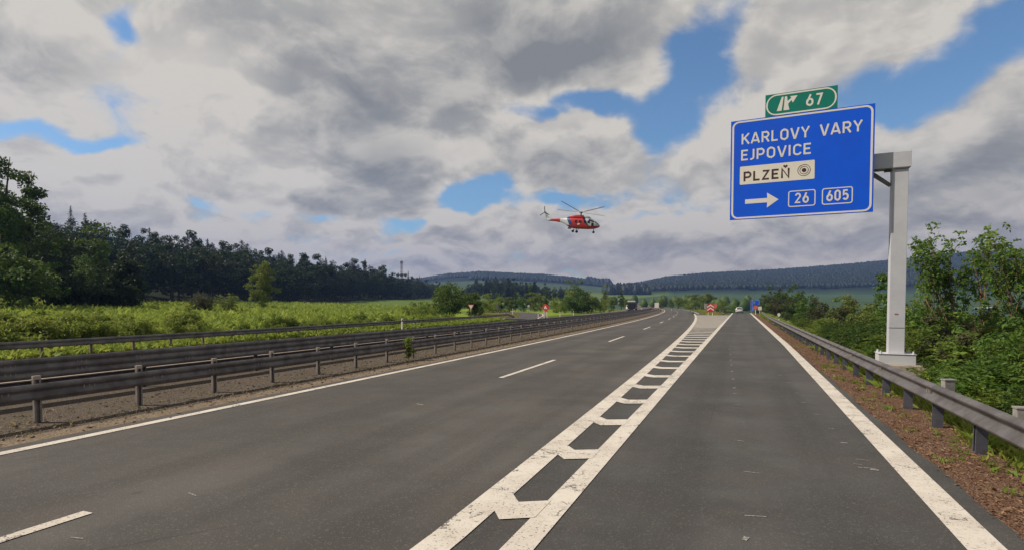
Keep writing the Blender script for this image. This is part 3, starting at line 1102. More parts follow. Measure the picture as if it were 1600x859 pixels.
m_ = MB()
m_.box((-.03, -.207, zo + 1.95), (.09, .012, .028))
m_.build('sticker', M['pink'], colm)
m_ = MB()
m_.box((0, -.2035, zo + 1.50), (.44, .007, .014))
m_.build('weld_seam', M['galv_dark'], colm)
m_ = MB()
m_.box((-2.05, 0, zo + 6.84), (4.66, .46, .50), bev=.012)
m_.build('arm', M['galv'], gan)
m_ = MB()
m_.box((-.08, 0, zo + 6.571), (.62, .50, .035))
m_.prism([(-.25, zo + 6.05), (-.25, zo + 6.12), (-.80, zo + 6.588), (-.92, zo + 6.588)], -.16, .16)
m_.build('bracket', M['galv_dark'], gan)
BX1, BX0, BZ0, BZ1, BYF = -.76, -5.05, zo + 5.19, zo + 8.62, -.52
BW, BH = BX1 - BX0, BZ1 - BZ0
m_ = MB()
for px in (BX0 + .7, BX0 + 2.1, BX0 + 3.5):
    m_.box((px, BYF + .15, (BZ0 + BZ1) / 2), (.10, .18, BH - .16))
for pz in (BZ0 + .3, BZ0 + 1.2, BZ0 + 2.2, BZ1 - .3):
    m_.box(((BX0 + BX1) / 2, BYF + .05, pz), (BW - .1, .05, .08))
m_.build('board_frame', M['galv_dark'], gan)
m_ = MB()
m_.box(((BX0 + BX1) / 2, BYF + .012, (BZ0 + BZ1) / 2), (BW, .024, BH), bev=.004)
board = m_.build('board', M['blue'], gan)
YF = BYF - .004


def fx(s_):
    """photo fraction across the board to true fraction (the left end is farther off)"""
    t_ = s_ * 19.85 / (18.0 + s_ * 1.85)
    return BX0 + t_ * BW


def fz(f_):
    return BZ1 - f_ * BH


m_ = MB()
m_.ring(rrect(BX0 + .105, BZ0 + .085, BX1 - .105, BZ1 - .085, .16), rrect(BX0 + .045, BZ0 + .03, BX1 - .045, BZ1 - .03, .21), YF, BYF)
m_.build('border', M['white_film'], board)
m_ = MB()
cap = .105 * BH
write(m_, 'KARLOVY', fx(.075), fx(.545), fz(.243), cap, YF)
m_.build('place_lettering', M['white_film'], board)
m_ = MB()
write(m_, 'VARY', fx(.620), fx(.912), fz(.243), cap, YF)
m_.build('place_lettering', M['white_film'], board)
m_ = MB()
write(m_, 'EJPOVICE', fx(.073), fx(.560), fz(.405), cap, YF)
m_.build('place_lettering', M['white_film'], board)
px0, px1, pz0, pz1 = fx(.066), fx(.586), fz(.648), fz(.466)
m_ = MB()
m_.prism(rrect(px0, pz0, px1, pz1, .035), YF, BYF)
m_.build('city_plate', M['cream_film'], board)
m_ = MB()
write(m_, 'PLZEŇ', fx(.092), fx(.413), fz(.616), .094 * BH, YF - .004, weight=.18)
m_.build('city_lettering', M['brown_text'], board)
m_ = MB()
cx, cz = fx(.512), (pz0 + pz1) / 2
m_.prism(disc(cx, cz, .068), YF - .004, YF)
m_.ring(disc(cx, cz, .118), disc(cx, cz, .134), YF - .004, YF)
m_.ring(disc(cx, cz, .178), disc(cx, cz, .194), YF - .004, YF)
m_.build('city_symbol', M['brown_text'], board)
ax0, ax1, az_ = fx(.105), fx(.338), fz(.822)
xs_, t2, hh = fx(.257), .075, .255
m_ = MB()
m_.prism([(ax0, az_ - t2), (xs_ + .01, az_ - t2), (xs_, az_ - hh), (ax1, az_), (xs_, az_ + hh), (xs_ + .01, az_ + t2), (ax0, az_ + t2)], YF, BYF)
m_.build('arrow', M['white_film'], board)
for txt, a, b, ta, tb in (('26', .405, .596, .452, .548), ('605', .640, .856, .672, .828)):
    x0, x1, z0, z1 = fx(a), fx(b), fz(.906), fz(.748)
    m_ = MB()
    m_.ring(rrect(x0 + .032, z0 + .032, x1 - .032, z1 - .032, .05), rrect(x0, z0, x1, z1, .08), YF, BYF)
    write(m_, txt, fx(ta), fx(tb), fz(.872), .098 * BH, YF)
    m_.build('route_number', M['white_film'], board)
# exit tab
gx0, gx1, gz0, gz1 = fx(.236), fx(.737), BZ1 + .004, BZ1 + .74
m_ = MB()
m_.box(((gx0 + gx1) / 2, BYF + .012, (gz0 + gz1) / 2), (gx1 - gx0, .024, gz1 - gz0), bev=.004)
tab = m_.build('exit_tab', M['green'], gan)
m_ = MB()
m_.ring(rrect(gx0 + .075, gz0 + .06, gx1 - .075, gz1 - .07, .27), rrect(gx0 + .025, gz0 + .012, gx1 - .025, gz1 - .022, .34), YF, BYF)
m_.build('border', M['white_film'], tab)
gw, gh = gx1 - gx0, gz1 - gz0
q = lambda a, b: (gx0 + a * gw, gz0 + b * gh)
m_ = MB()
m_.prism([q(.165, .20), q(.235, .20), q(.262, .82), q(.235, .82)], YF, BYF)
m_.prism([q(.262, .20), q(.345, .20), q(.325, .47), q(.372, .62), q(.392, .50), q(.455, .80), q(.355, .80), q(.368, .72), q(.318, .60), q(.31, .82), q(.278, .82)], YF, BYF)
m_.build('motorway_exit_symbol', M['white_film'], tab)
m_ = MB()
write(m_, '67', *[q(s_, 0)[0] for s_ in (.575, .80)], q(0, .26)[1], .50 * gh, YF)
m_.build('exit_number', M['white_film'], tab)

# ------------------------------------------------------------------ small signs and posts


def sign_post(root, x, h, r=.035, mat='steel', part='pole', y=0.0):
    m2 = MB()
    m2.tube([(x, y, -.4), (x, y, h)], r, 8)
    m2.tube([(x, y, h - .001), (x, y, h + .02)], r * 1.15, 8)
    return m2.build(part, M[mat], root)


def delineator(u, zc, lab, h=1.05, head=False, z=None):
    x, y, z0 = at(u, zc)
    root = thing('delineator_post', lab, 'delineator', (x, y, z0 if z is None else z), 0, 'white delineator posts beside the roads')
    m2 = MB()
    m2.prism([(-.06, -.3), (.06, -.3), (.06, h - .05), (.0, h), (-.06, h - .08)], -.045, .045)
    m2.build('post', M['white'], root)
    m2 = MB()
    m2.prism([(-.066, h - .34), (.066, h - .28), (.066, h - .14), (-.066, h - .2)], -.05, .05)
    m2.build('black_band', M['black'], root)
    if head:
        m2 = MB()
        m2.prism(disc(0, h + .10, .16, 20), -.03, .03)
        m2.build('reflector', M['white'], root)
    else:
        m2 = MB()
        m2.box((0, -.052, h - .21), (.045, .01, .10))
        m2.build('reflector', M['cream_film'], root)
    return root


delineator(1217, 62, 'white delineator post with a round white head just behind the right guardrail', 1.1, True)
delineator(1187, 118, 'slim cream delineator post behind the right guardrail, nearest to the faded round sign', 1.3)
delineator(841, 96, 'white delineator post left beside the legs of the red round sign', 1.05)
delineator(875, 100, 'white delineator post first to the right of the red round sign', 1.05)
delineator(896, 104, 'white delineator post second to the right of the red round sign', 1.15)
delineator(801, 112, 'thin white delineator post on the inside of the side road bend', 1.5)
delineator(628, 50, 'white delineator post behind the brownish guardrail among the tall shrubs', 1.1)
delineator(788, 105, 'short white delineator post on the golden grass island', .8)
delineator(1049, 205, 'small white delineator post beyond the outside of the motorway bend', 1.1)
delineator(1125, 150, 'low white marker on the grass behind the gore nose sign', 1.0)

# give-way sign seen across the opposite carriageway
x, y, z = at(736, 92)
r = thing('give_way_sign', 'pale triangular give-way sign pointing down beside the dark green tree', 'road sign', (x, y, z), .1)
sign_post(r, 0, 2.0)
m_ = MB()
tri = lambda k: [(-.52 * k, 1.98 + .30 * k), (0, 1.98 - .6 * k), (.52 * k, 1.98 + .30 * k)]
m_.prism(tri(.93), -.06, -.04)
m_.build('plate', M['white'], r)
m_ = MB()
m_.ring(tri(.72)[::-1], tri(1.0)[::-1], -.066, -.036)
m_.build('border', M['pink'], r)

# red round sign with white figure on two white posts
x, y, z = at(853, 95)
r = thing('round_sign', 'bright red round sign with white arrow mark on two white posts', 'road sign', (x, y, z), 0)
sign_post(r, -.27, 1.7, .10, 'white')
sign_post(r, .24, 1.7, .10, 'white')
m_ = MB()
m_.prism(disc(0, 1.78, .56, 32), -.17, -.13)
d_ = m_.build('disc', M['red'], r)
m_ = MB()
m_.prism([(-.28, 1.55), (-.10, 1.55), (0, 1.72), (.14, 1.55), (.30, 1.55), (.10, 1.84), (.02, 2.08), (-.12, 2.08)], -.178, -.168)
m_.build('arrow_mark', M['white_film'], d_)

# small sign in the mouth of the side road and a slim light sign by it
x, y, z = at(777, 135)
r = thing('sign_back', 'small grey sign back on a pole behind the golden grass island', 'road sign', (x, y, z), .5)
sign_post(r, 0, 2.3, .05)
m_ = MB()
m_.prism(rrect(-.28, 1.25, .28, 2.35, .08), .06, .09)
m_.build('plate', M['steel'], r)
x, y, z = at(826, 128)
r = thing('sign_back', 'white narrow sign on a dark pole at the outside of the side road bend', 'road sign', (x, y, z), .2)
sign_post(r, 0, 2.0, .05)
m_ = MB()
m_.prism(rrect(-.22, 1.7, .22, 2.2, .05), -.09, -.06)
m_.build('plate', M['white'], r)

# nose board of the gore
x, y, z = at(1110, 118)
r = thing('gore_sign', 'red and white chevron nose sign on two yellowish legs at the gore', 'road sign', (x, y, z + .04), .12)
sign_post(r, -.42, 1.0, .07, 'cream_film', 'leg')
sign_post(r, .42, 1.0, .07, 'cream_film', 'leg')
outl = [(-.72, .72), (.72, .72)] + [(.72 * math.cos(math.radians(a)), 1.75 + .72 * math.sin(math.radians(a))) for a in range(0, 181, 12)]
m_ = MB()
m_.prism(outl, -.13, -.08)
bd = m_.build('board', M['red'], r)
m_ = MB()
for zc_ in (.92, 1.55):
    m_.prism([(-.66, zc_), (-.66, zc_ + .26), (0, zc_ + .74), (.66, zc_ + .26), (.66, zc_), (0, zc_ + .46)], -.138, -.128)
m_.build('chevrons', M['white_film'], bd)
x, y, z = at(1102.5, 124)
r = thing('sign_back', 'narrow pale sign edge left behind the red chevron nose sign', 'road sign', (x, y, z), 1.0)
sign_post(r, 0, 2.3, .05)
m_ = MB()
m_.prism(rrect(-.45, 1.3, .45, 2.5, .06), -.09, -.05)
m_.build('plate', M['white'], r)
x, y, z = at(1117.5, 132)
r = thing('round_sign', 'small faded red sign right behind the chevron nose sign', 'road sign', (x, y, z), 0)
sign_post(r, 0, 2.2, .045)
m_ = MB()
m_.prism([(a * .62, b) for a, b in disc(0, 1.95, .62, 28)], -.09, -.05)
m_.build('plate', M['pink'], r)

# signs at the head of the slip road
for lab, u, w0, z0, z1 in (('tall narrow blue sign at the slip lane end, left of the shorter board', 1174.5, .5, .7, 3.4),
                           ('short wide blue board at the slip lane end, above the faded round sign', 1182.5, 1.1, 2.2, 3.35)):
    x, y, z = at(u, 140)
    r = thing('blue_sign', lab, 'road sign', (x, y, z), 0)
    sign_post(r, 0, z1 - .3, .06)
    m_ = MB()
    m_.prism(rrect(-w0 / 2, z0, w0 / 2, z1, .06), -.12, -.07)
    bd = m_.build('board', M['blue'], r)
    m_ = MB()
    m_.ring(rrect(-w0 / 2 + .05, z0 + .05, w0 / 2 - .05, z1 - .05, .05), rrect(-w0 / 2 + .02, z0 + .02, w0 / 2 - .02, z1 - .02, .06), -.126, -.118)
    m_.build('border', M['white_film'], bd)
x, y, z = at(1180.5, 126)
r = thing('round_sign', 'faded pink round sign on a cream pole in front of the blue signs', 'road sign', (x, y, z), 0)
sign_post(r, 0, 1.7, .07, 'cream_film')
m_ = MB()
m_.prism(disc(0, 1.62, .48, 30), -.12, -.08)
m_.build('disc', M['pink'], r)
x, y, z = at(1187, 130)
r = thing('panel_sign', 'small pale grey panel sign right of the faded round sign', 'road sign', (x, y, z), 0)
sign_post(r, 0, 1.6, .05)
m_ = MB()
m_.prism(rrect(-.36, 1.0, .40, 1.85, .04), -.10, -.06)
m_.build('plate', M['white'], r)
x, y, z = at(1026, 230)
r = thing('panel_sign', 'white rectangular sign beside the motorway bend right of the truck', 'road sign', (x, y, z), 0)
sign_post(r, -.5, 2.0, .06)
sign_post(r, .5, 2.0, .06)
m_ = MB()
m_.prism(rrect(-.85, .9, .85, 3.0, .05), -.11, -.06)
m_.build('plate', M['white'], r)

# ------------------------------------------------------------------ vehicles


def loft(mb, secs, mi=0, closed_ends=True):
    """secs: rings of points, all with the same count"""
    n = len(secs[0])
    v = [p for s_ in secs for p in s_]
    f = []
    for i in range(len(secs) - 1):
        for k in range(n):
            f.append((i * n + k, i * n + (k + 1) % n, (i + 1) * n + (k + 1) % n, (i + 1) * n + k))
    if closed_ends:
        f.append(tuple(range(n - 1, -1, -1)))
        f.append(tuple(range((len(secs) - 1) * n, len(secs) * n)))
    mb.add(v, f, mi)


def wheel(root, x, y, r, w, name='wheel'):
    m2 = MB()
    prof = [(-w / 2, r * .62), (-w / 2, r * .93), (-w * .36, r), (w * .36, r), (w / 2, r * .93), (w / 2, r * .62)]
    n = 20
    v, f = [], []
    for k in range(n):
        a = 2 * math.pi * k / n
        v += [(x + o_, y + q_ * math.cos(a), r + q_ * math.sin(a)) for o_, q_ in prof]
    L = len(prof)
    for k in range(n):
        for j in range(L):
            f.append((k * L + j, k * L + (j + 1) % L, ((k + 1) % n) * L + (j + 1) % L, ((k + 1) % n) * L + j))
    m2.add(v, f)
    t_ = m2.build(name, M['rubber'], root, True)
    m2 = MB()
    m2.tube([(x - w * .4, y, r), (x + w * .4, y, r)], r * .62, 14)
    m2.build('rim', M['steel'], t_)
    return t_


# hatchback: x across, y forward
x, y, z = at(1155, 146)
car = thing('car', 'silver white car seen from behind at the far end of the slip road', 'car', (x, y, road_z(x, y)), 0)


def car_ring(yy, w0, w1, z0, z1, wm=None, zm=None):
    wm = wm or max(w0, w1)
    zm = zm or (z0 + z1) / 2
    half = [(w0 * .92, z0), (w0, z0 + .06), (wm, zm), (w1, z1 - .05), (w1 * .9, z1)]
    return [(a, yy, b) for a, b in half] + [(-a, yy, b) for a, b in half[::-1]]


m_ = MB()
loft(m_, [car_ring(-2.12, .74, .74, .30, .86), car_ring(-2.02, .84, .80, .24, .98), car_ring(-1.4, .88, .84, .22, 1.0), car_ring(0, .89, .85, .22, .98), car_ring(1.2, .88, .83, .22, .93),
          car_ring(1.95, .82, .72, .25, .74), car_ring(2.12, .70, .62, .32, .62)])
loft(m_, [car_ring(-1.98, .76, .70, .94, 1.02), car_ring(-1.62, .80, .62, .95, 1.42), car_ring(-1.0, .82, .62, .96, 1.49), car_ring(-.2, .82, .61, .95, 1.49), car_ring(.45, .80, .60, .93, 1.38), car_ring(1.25, .74, .66, .90, .96)])
body = m_.build('body', M['carwhite'], car, True)
m_ = MB()
m_.add([(-.60, -2.0, 1.06), (.60, -2.0, 1.06), (.53, -1.74, 1.36), (-.53, -1.74, 1.36)], [(0, 1, 2, 3)])
m_.v = [(a, b - .035, c) for a, b, c in m_.v]
m_.build('rear_window', M['glass'], car)
for s_ in (-1, 1):
    m_ = MB()
    m_.add([(s_ * .835, -1.45, 1.03), (s_ * .835, .9, 1.0), (s_ * .70, .35, 1.36), (s_ * .69, -1.3, 1.40)], [(0, 1, 2, 3)])
    m_.build('side_window', M['glass'], car)
    m_ = MB()
    m_.box((s_ * .66, -2.10, .82), (.24, .07, .16), bev=.02)
    m_.build('tail_lamp', M['lamp_red'], car)
    for yy in (-1.32, 1.32):
        wheel(car, s_ * .78, yy, .31, .20)
    m_ = MB()
    m_.box((s_ * .95, .55, 1.03), (.16, .09, .11), bev=.03)
    m_.build('mirror', M['carwhite'], car)
m_ = MB()
m_.box((0, -2.145, .62), (.52, .015, .11))
m_.build('number_plate', M['white'], car)
m_ = MB()
m_.box((0, -2.10, .36), (1.4, .09, .16), bev=.02)
m_.build('bumper', M['black'], car)
m_ = MB()
m_.add([(-.60, 1.13, 1.0), (.60, 1.13, 1.0), (.54, .5, 1.36), (-.54, .5, 1.36)], [(0, 1, 2, 3)])
m_.v = [(a, b + .06, c + .02) for a, b, c in m_.v]
m_.build('windscreen', M['glass'], car)

# lorry coming the other way: front towards -y
x, y = -20.6 - bend(182), 182.0
tr = thing('lorry', 'dark lorry with white roof bar coming round the opposite carriageway', 'lorry', (x, y, road_z(x, y)), .12)
m_ = MB()
m_.box((0, .95, 1.72), (2.42, 1.9, 2.25), bev=.12)
m_.box((0, .1, .62), (2.4, .35, .55), bev=.08)
m_.build('cab', M['truck'], tr)
m_ = MB()
m_.box((0, -.012, 2.12), (2.05, .03, .78), bev=.01)
m_.build('windscreen', M['glass'], tr)
m_ = MB()
m_.box((0, .55, 3.22), (2.46, .9, .42), bev=.06)
m_.build('roof_bar', M['white'], tr)
m_ = MB()
m_.box((0, -.02, 1.2), (1.5, .03, .55))
m_.build('grille', M['black'], tr)
for s_ in (-1, 1):
    m_ = MB()
    m_.box((s_ * .95, -.09, .66), (.38, .03, .18), bev=.01)
    m_.build('headlight', M['white'], tr)
    m_ = MB()
    m_.box((s_ * 1.38, .05, 2.1), (.2, .16, .6), bev=.03)
    m_.build('mirror', M['black'], tr)
    for yy in (.9, 4.4, 9.0, 10.3, 11.6):
        wheel(tr, s_ * 1.08, yy, .5, .3)
m_ = MB()
m_.box((0, 7.4, 2.3), (2.5, 10.4, 2.3), bev=.04)
m_.build('trailer', M['tarp'], tr)
m_ = MB()
m_.box((0, 6.6, .92), (1.0, 11.0, .3))
m_.build('chassis', M['black'], tr)
# white car behind the lorry
x, y = -24.3 - bend(226), 226.0
c2 = thing('van', 'small white van on the opposite carriageway right behind the dark lorry', 'van', (x, y, road_z(x, y)), .14)
m_ = MB()
loft(m_, [car_ring(0, .7, .72, .3, .8), car_ring(.15, .9, .86, .28, 1.0), car_ring(.8, .95, .9, .25, 1.15), car_ring(1.5, .95, .82, .25, 1.95), car_ring(2.2, .96, .84, .25, 2.08), car_ring(4.7, .95, .84, .27, 2.06), car_ring(4.85, .9, .8, .32, 1.98)])
m_.build('body', M['white'], c2, True)
m_ = MB()
m_.add([(-.76, .70, 1.14), (.76, .70, 1.14), (.70, 1.32, 1.80), (-.70, 1.32, 1.80)], [(0, 1, 2, 3)])
m_.v = [(a, b - .08, c + .05) for a, b, c in m_.v]
m_.build('windscreen', M['glass'], c2)
for s_ in (-1, 1):
    for yy in (.9, 3.9):
        wheel(c2, s_ * .85, yy, .33, .22)
    m_ = MB()
    m_.box((s_ * .68, .06, .78), (.3, .1, .16), bev=.03)
    m_.build('headlight', M['glass'], c2)

# blue sheds in the hollow beyond the bushes
for lab, u, zc, L, hh, rz in (('long blue shed with pale roof edge seen through the trees right of the column', 1552, 118, 4.8, 2.6, .35),
                              ('short blue shed with red door mark at the right picture edge', 1590, 112, 3.4, 2.2, .35)):
    x, y, z = at(u, zc)
    z = max(z, -1.2)
    r = thing('shed', lab, 'shed', (x, y, z), rz, 'blue sheds in the hollow')
    m_ = MB()
    for k in range(int(L / .3)):
        m_.box((-L / 2 + .15 + .3 * k, -1.5 - .02 * (k % 2), hh / 2), (.3, .08, hh))
    m_.box((0, .2, hh / 2 - .5), (L, 3.3, hh + 1.0))
    m_.build('wall', M['shed_blue'], r)
    m_ = MB()
    m_.prism([(-L / 2 - .15, hh), (L / 2 + .15, hh), (L / 2 + .15, hh + .14), (0, hh + .3), (-L / 2 - .15, hh + .14)], -1.8, 2.0)
    m_.build('roof', M['shed_roof'], r)
    m_ = MB()
    m_.box((L * .12, -1.58, hh * .55), (.5, .05, hh * .5))
    m_.build('door', M['pink' if hh < 2.5 else 'shed_roof'], r)

# lattice mast on the wooded ridge
x, y, z = at(628, 560)
mh = hgt(408, 560, z)
r = thing('radio_mast', 'slim lattice radio mast with antennas above the wooded ridge', 'mast', (x, y, z))
m_ = MB()
lev = [i * mh / 12 for i in range(13)]
hw = lambda zz: 1.7 - 1.2 * zz / mh
cor = [(-1, -1), (1, -1), (1, 1), (-1, 1)]
for a, b in cor:
    m_.tube([(a * hw(0), b * hw(0), 0), (a * hw(mh), b * hw(mh), mh)], .13, 5)
for i in range(12):
    for k in range(4):
        p0, p1 = cor[k], cor[(k + 1) % 4]
        m_.tube([(p0[0] * hw(lev[i]), p0[1] * hw(lev[i]), lev[i]), (p1[0] * hw(lev[i + 1]), p1[1] * hw(lev[i + 1]), lev[i + 1])], .07, 4)
        m_.tube([(p0[0] * hw(lev[i + 1]), p0[1] * hw(lev[i + 1]), lev[i + 1]), (p1[0] * hw(lev[i + 1]), p1[1] * hw(lev[i + 1]), lev[i + 1])], .07, 4)
m_.build('tower', M['mast'], r)
for k in range(3):
    m_ = MB()
    a = 2.1 * k
    m_.box((1.3 * math.cos(a), 1.3 * math.sin(a), mh - 1.6), (.4, .4, 2.6), 0, a, .05)
    m_.tube([(0, 0, mh - 1.4), (1.3 * math.cos(a), 1.3 * math.sin(a), mh - 1.4)], .1, 5)
    m_.build('antenna', M['mast'], r)
m_ = MB()
m_.tube([(0, 0, mh - .5), (0, 0, mh + 3.2)], .09, 6)
m_.build('spike', M['mast'], r)

# ------------------------------------------------------------------ rescue helicopter
zc = 140.0
hub_cam = Vector(((907.5 - UC) / F * zc, (YH - 333) / F * zc, -zc))           # right, up, towards the viewer
CW = Matrix(((CY, 0, SY), (SY, 0, -CY), (0, 1, 0)))                            # level camera axes to world
toW = lambda v: CW @ Vector(v)
fwd = toW((math.cos(math.radians(24)), -.10, math.sin(math.radians(24)))).normalized()
upv = toW((.09, .98, .12))
lft = upv.cross(fwd).normalized()
upv = fwd.cross(lft).normalized()
RM = Matrix((fwd, lft, upv)).transposed()
hub_l = Vector((0.0, 0, 4.05))
heli = thing('helicopter', 'red and white rescue helicopter flying below the clouds', 'helicopter')
loc = toW(hub_cam) + Vector((0, 0, H)) - RM @ hub_l
heli.matrix_world = Matrix.Translation(loc) @ RM.to_4x4()

mh_, t, p, _ = new_mat('helicopter_livery')
ov = t.node('ShaderNodeTexCoord').outputs['Object']
X_, Y_, Z_ = t.sep(ov)
s_ = t.math('ADD', X_, t.math('MULTIPLY', t.math('SUBTRACT', Z_, 1.3), .55))
inr = lambda v_, a, b: t.math('MULTIPLY', t.math('GREATER_THAN', v_, a), t.math('LESS_THAN', v_, b))
bl = t.math('MAXIMUM', inr(s_, -2.8, -1.9), inr(s_, 1.75, 2.05))
bl = t.math('MULTIPLY', bl, t.math('GREATER_THAN', Z_, .62))
rd = t.math('MAXIMUM', t.math('MAXIMUM', inr(s_, -1.9, 1.75), inr(X_, -7.9, -5.2)), t.math('MULTIPLY', t.math('LESS_THAN', Z_, .85), t.math('GREATER_THAN', X_, -4.0)))
c = t.mix(bl, (.52, .54, .58), (.03, .05, .2))
c = t.mix(rd, c, (.44, .025, .022))
t.put(p.inputs['Base Color'], c)
p.inputs['Roughness'].default_value = .35

SEC = [(5.0, .12, .86, 1.05), (4.75, .42, .60, 1.32), (4.3, .66, .40, 1.62), (3.7, .82, .22, 2.05), (3.0, .92, .10, 2.48), (2.2, .95, .02, 2.66), (1.0, .96, 0, 2.7), (-.6, .96, .0, 2.7), (-2.0, .94, .08, 2.66),
       (-3.0, .82, .42, 2.6), (-3.8, .58, .95, 2.5), (-4.8, .38, 1.36, 2.38), (-6.5, .29, 1.56, 2.26), (-8.4, .20, 1.66, 2.14), (-8.9, .08, 1.76, 2.06)]
NS = 20


def hring(sx, hw_, zb, zt, grow=0.0):
    out = []
    cz_, hz = (zb + zt) / 2, (zt - zb) / 2 + grow
    for k in range(NS):
        a = 2 * math.pi * k / NS
        ca_, sa_ = math.cos(a), math.sin(a)
        e = .62
        out.append((sx, (hw_ + grow) * math.copysign(abs(ca_) ** e, ca_), cz_ + hz * math.copysign(abs(sa_) ** e, sa_)))
    return out


m_ = MB()
loft(m_, [hring(*q) for q in SEC])
m_.build('fuselage', mh_, heli, True)
m_ = MB()
CW_ = [(2.6, .30, 2.55, 2.75), (2.2, .62, 2.5, 3.05), (1.2, .72, 2.45, 3.35), (-.8, .74, 2.45, 3.4), (-2.4, .60, 2.45, 3.2), (-3.4, .3, 2.4, 2.75)]
loft(m_, [hring(*q) for q in CW_])
m_.build('engine_cowling', mh_, heli, True)
# panes: patches of the fuselage skin lifted a centimetre


def patch(i0, i1, k0, k1, name, mat, inset=.12):
    m2 = MB()
    secs = [hring(*q, grow=.015) for q in SEC]
    A = Vector(secs[i0][k0]); B = Vector(secs[i0][k1 % NS]); C_ = Vector(secs[i1][k1 % NS]); D_ = Vector(secs[i1][k0])
    nn = 4
    v, f = [], []
    ks = list(range(k0, k1 + 1))
    for ii in range(i0, i1 + 1):
        for kk in ks:
            v.append(secs[ii][kk % NS])
    w = len(ks)
    for a in range(i1 - i0):
        for b in range(w - 1):
            f.append((a * w + b, a * w + b + 1, (a + 1) * w + b + 1, (a + 1) * w + b))
    ce = sum((Vector(q_) for q_ in v), Vector()) / len(v)
    v = [tuple(Vector(q_) + (ce - Vector(q_)) * inset) for q_ in v]
    m2.add(v, f)
    return m2.build(name, mat, heli)


patch(3, 5, 1, 4, 'cockpit_window', M['glass'], .1)
patch(3, 5, 6, 9, 'cockpit_window', M['glass'], .1)
patch(1, 3, 2, 5, 'windscreen', M['glass'], .06)
patch(1, 3, 5, 8, 'windscreen', M['glass'], .06)
patch(3, 4, 18, 21, 'cockpit_door_window', M['glass'], .15)
patch(3, 4, 9, 12, 'cockpit_door_window', M['glass'], .15)
patch(2, 4, 16, 19, 'nose_window', M['glass'], .3)
patch(2, 4, 11, 14, 'nose_window', M['glass'], .3)
for sgn in (-1, 1):
    for wx in (2.35, 1.45, .2, -.9):
        m2 = MB()
        m2.prism(rrect(wx - .30, 1.45, wx + .30, 2.05, .12), sgn * .955, sgn * .985)
        m2.build('cabin_window', M['glass'], heli)
m2 = MB()
m2.prism([(-.55, .98), (.0, .98), (.25, 1.32), (-.30, 1.32)], -.985, -.955)
m2.build('door_emblem', M['white'], heli)
# tail: swept fin, tailplane
m_ = MB()
m_.prism([(-7.9, 2.1), (-8.9, 1.8), (-9.75, 3.85), (-9.3, 4.0), (-8.75, 3.0)], -.09, .09)
m_.build('tail_fin', mh_, heli)
m_ = MB()
for sgn in (-1, 1):
    m_.prism([(-7.3, 1.78), (-7.45, 1.86), (-8.35, 1.84), (-8.4, 1.78)], *sorted((sgn * .2, sgn * 1.75)))
m_.build('tailplane', M['steel'], heli)
# undercarriage
for (wx, wy, part) in ((3.5, -.14, 'nose_wheel'), (3.5, .14, 'nose_wheel'), (-1.3, -1.5, 'main_wheel'), (-1.3, 1.5, 'main_wheel')):
    m_ = MB()
    m_.tube([(wx, wy - .1, -.62), (wx, wy + .1, -.62)], .33 if wx < 0 else .26, 14)
    if wx < 0:
        m_.tube([(wx, wy, -.62), (wx + .1, wy * .55, .25)], .07, 6)
        m_.tube([(wx, wy, -.62), (wx + .9, wy * .55, .25)], .05, 6)
    else:
        m_.tube([(wx, wy, -.62), (wx, 0, .3)], .06, 6)
    m_.build(part, M['rubber'], heli)
# sponsons/searchlight under the cabin
m_ = MB()
m_.tube([(-2.9, -.6, .12), (-2.1, -.6, .08)], .22, 8)
m_.build('belly_pod', M['black'], heli)
# main rotor
m_ = MB()
m_.tube([(0, 0, 3.3), (0, 0, 4.0)], .16, 10)
m_.tube([(0, 0, 3.92), (0, 0, 4.18)], [.5, .36], 12)
m_.build('rotor_hub', M['black'], heli)
px = 6.3
uu = toW((-29, 17.5, -36)).normalized()
vv_ = toW((39.7, 7, -28.6)).normalized()
nn_ = uu.cross(vv_).normalized()
if nn_.z < 0:
    nn_ = -nn_
inv = heli.matrix_world.to_3x3().inverted()
for d_ in (uu, vv_, -uu, -vv_):
    m_ = MB()
    dl = (inv @ (d_ + nn_ * .10)).normalized()
    nl = (inv @ nn_).normalized()
    sd = nl.cross(dl).normalized()
    nl = dl.cross(sd)
    rings = []
    for r_, ch in ((.35, .12), (1.0, .14), (1.35, .28), (7.4, .28), (7.85, .18)):
        sag = nl * (.010 * r_ ** 1.6)
        b_ = hub_l + dl * r_ + sag
        rings.append([tuple(b_ + sd * ch + nl * .0), tuple(b_ + sd * ch * .3 + nl * .035), tuple(b_ - sd * ch), tuple(b_ + sd * ch * .3 - nl * .03)])
    loft(m_, rings)
    m_.build('rotor_blade', M['blade'], heli)
# tail rotor on the right of the fin
m_ = MB()
m_.tube([(-9.45, -.1, 3.75), (-9.45, -.42, 3.75)], .13, 8)
m_.build('tail_rotor_hub', M['black'], heli)
for k in range(3):
    a = math.radians(95 + 120 * k)
    m_ = MB()
    e = Vector((math.cos(a), 0, math.sin(a)))
    sd = Vector((-math.sin(a), 0, math.cos(a)))
    o_ = Vector((-9.45, -.38, 3.75))
    loft(m_, [[tuple(o_ + e * r_ + sd * .11), tuple(o_ + e * r_ + Vector((0, .03, 0))), tuple(o_ + e * r_ - sd * .11), tuple(o_ + e * r_ - Vector((0, .03, 0)))] for r_ in (.12, 1.45)])
    m_.build('tail_rotor_blade', M['blade'], heli)


# ------------------------------------------------------------------ plants: leaves are small folded blades set through the crown's volume
def unit(a):
    return a / np.maximum(np.linalg.norm(a, axis=-1, keepdims=True), 1e-6)


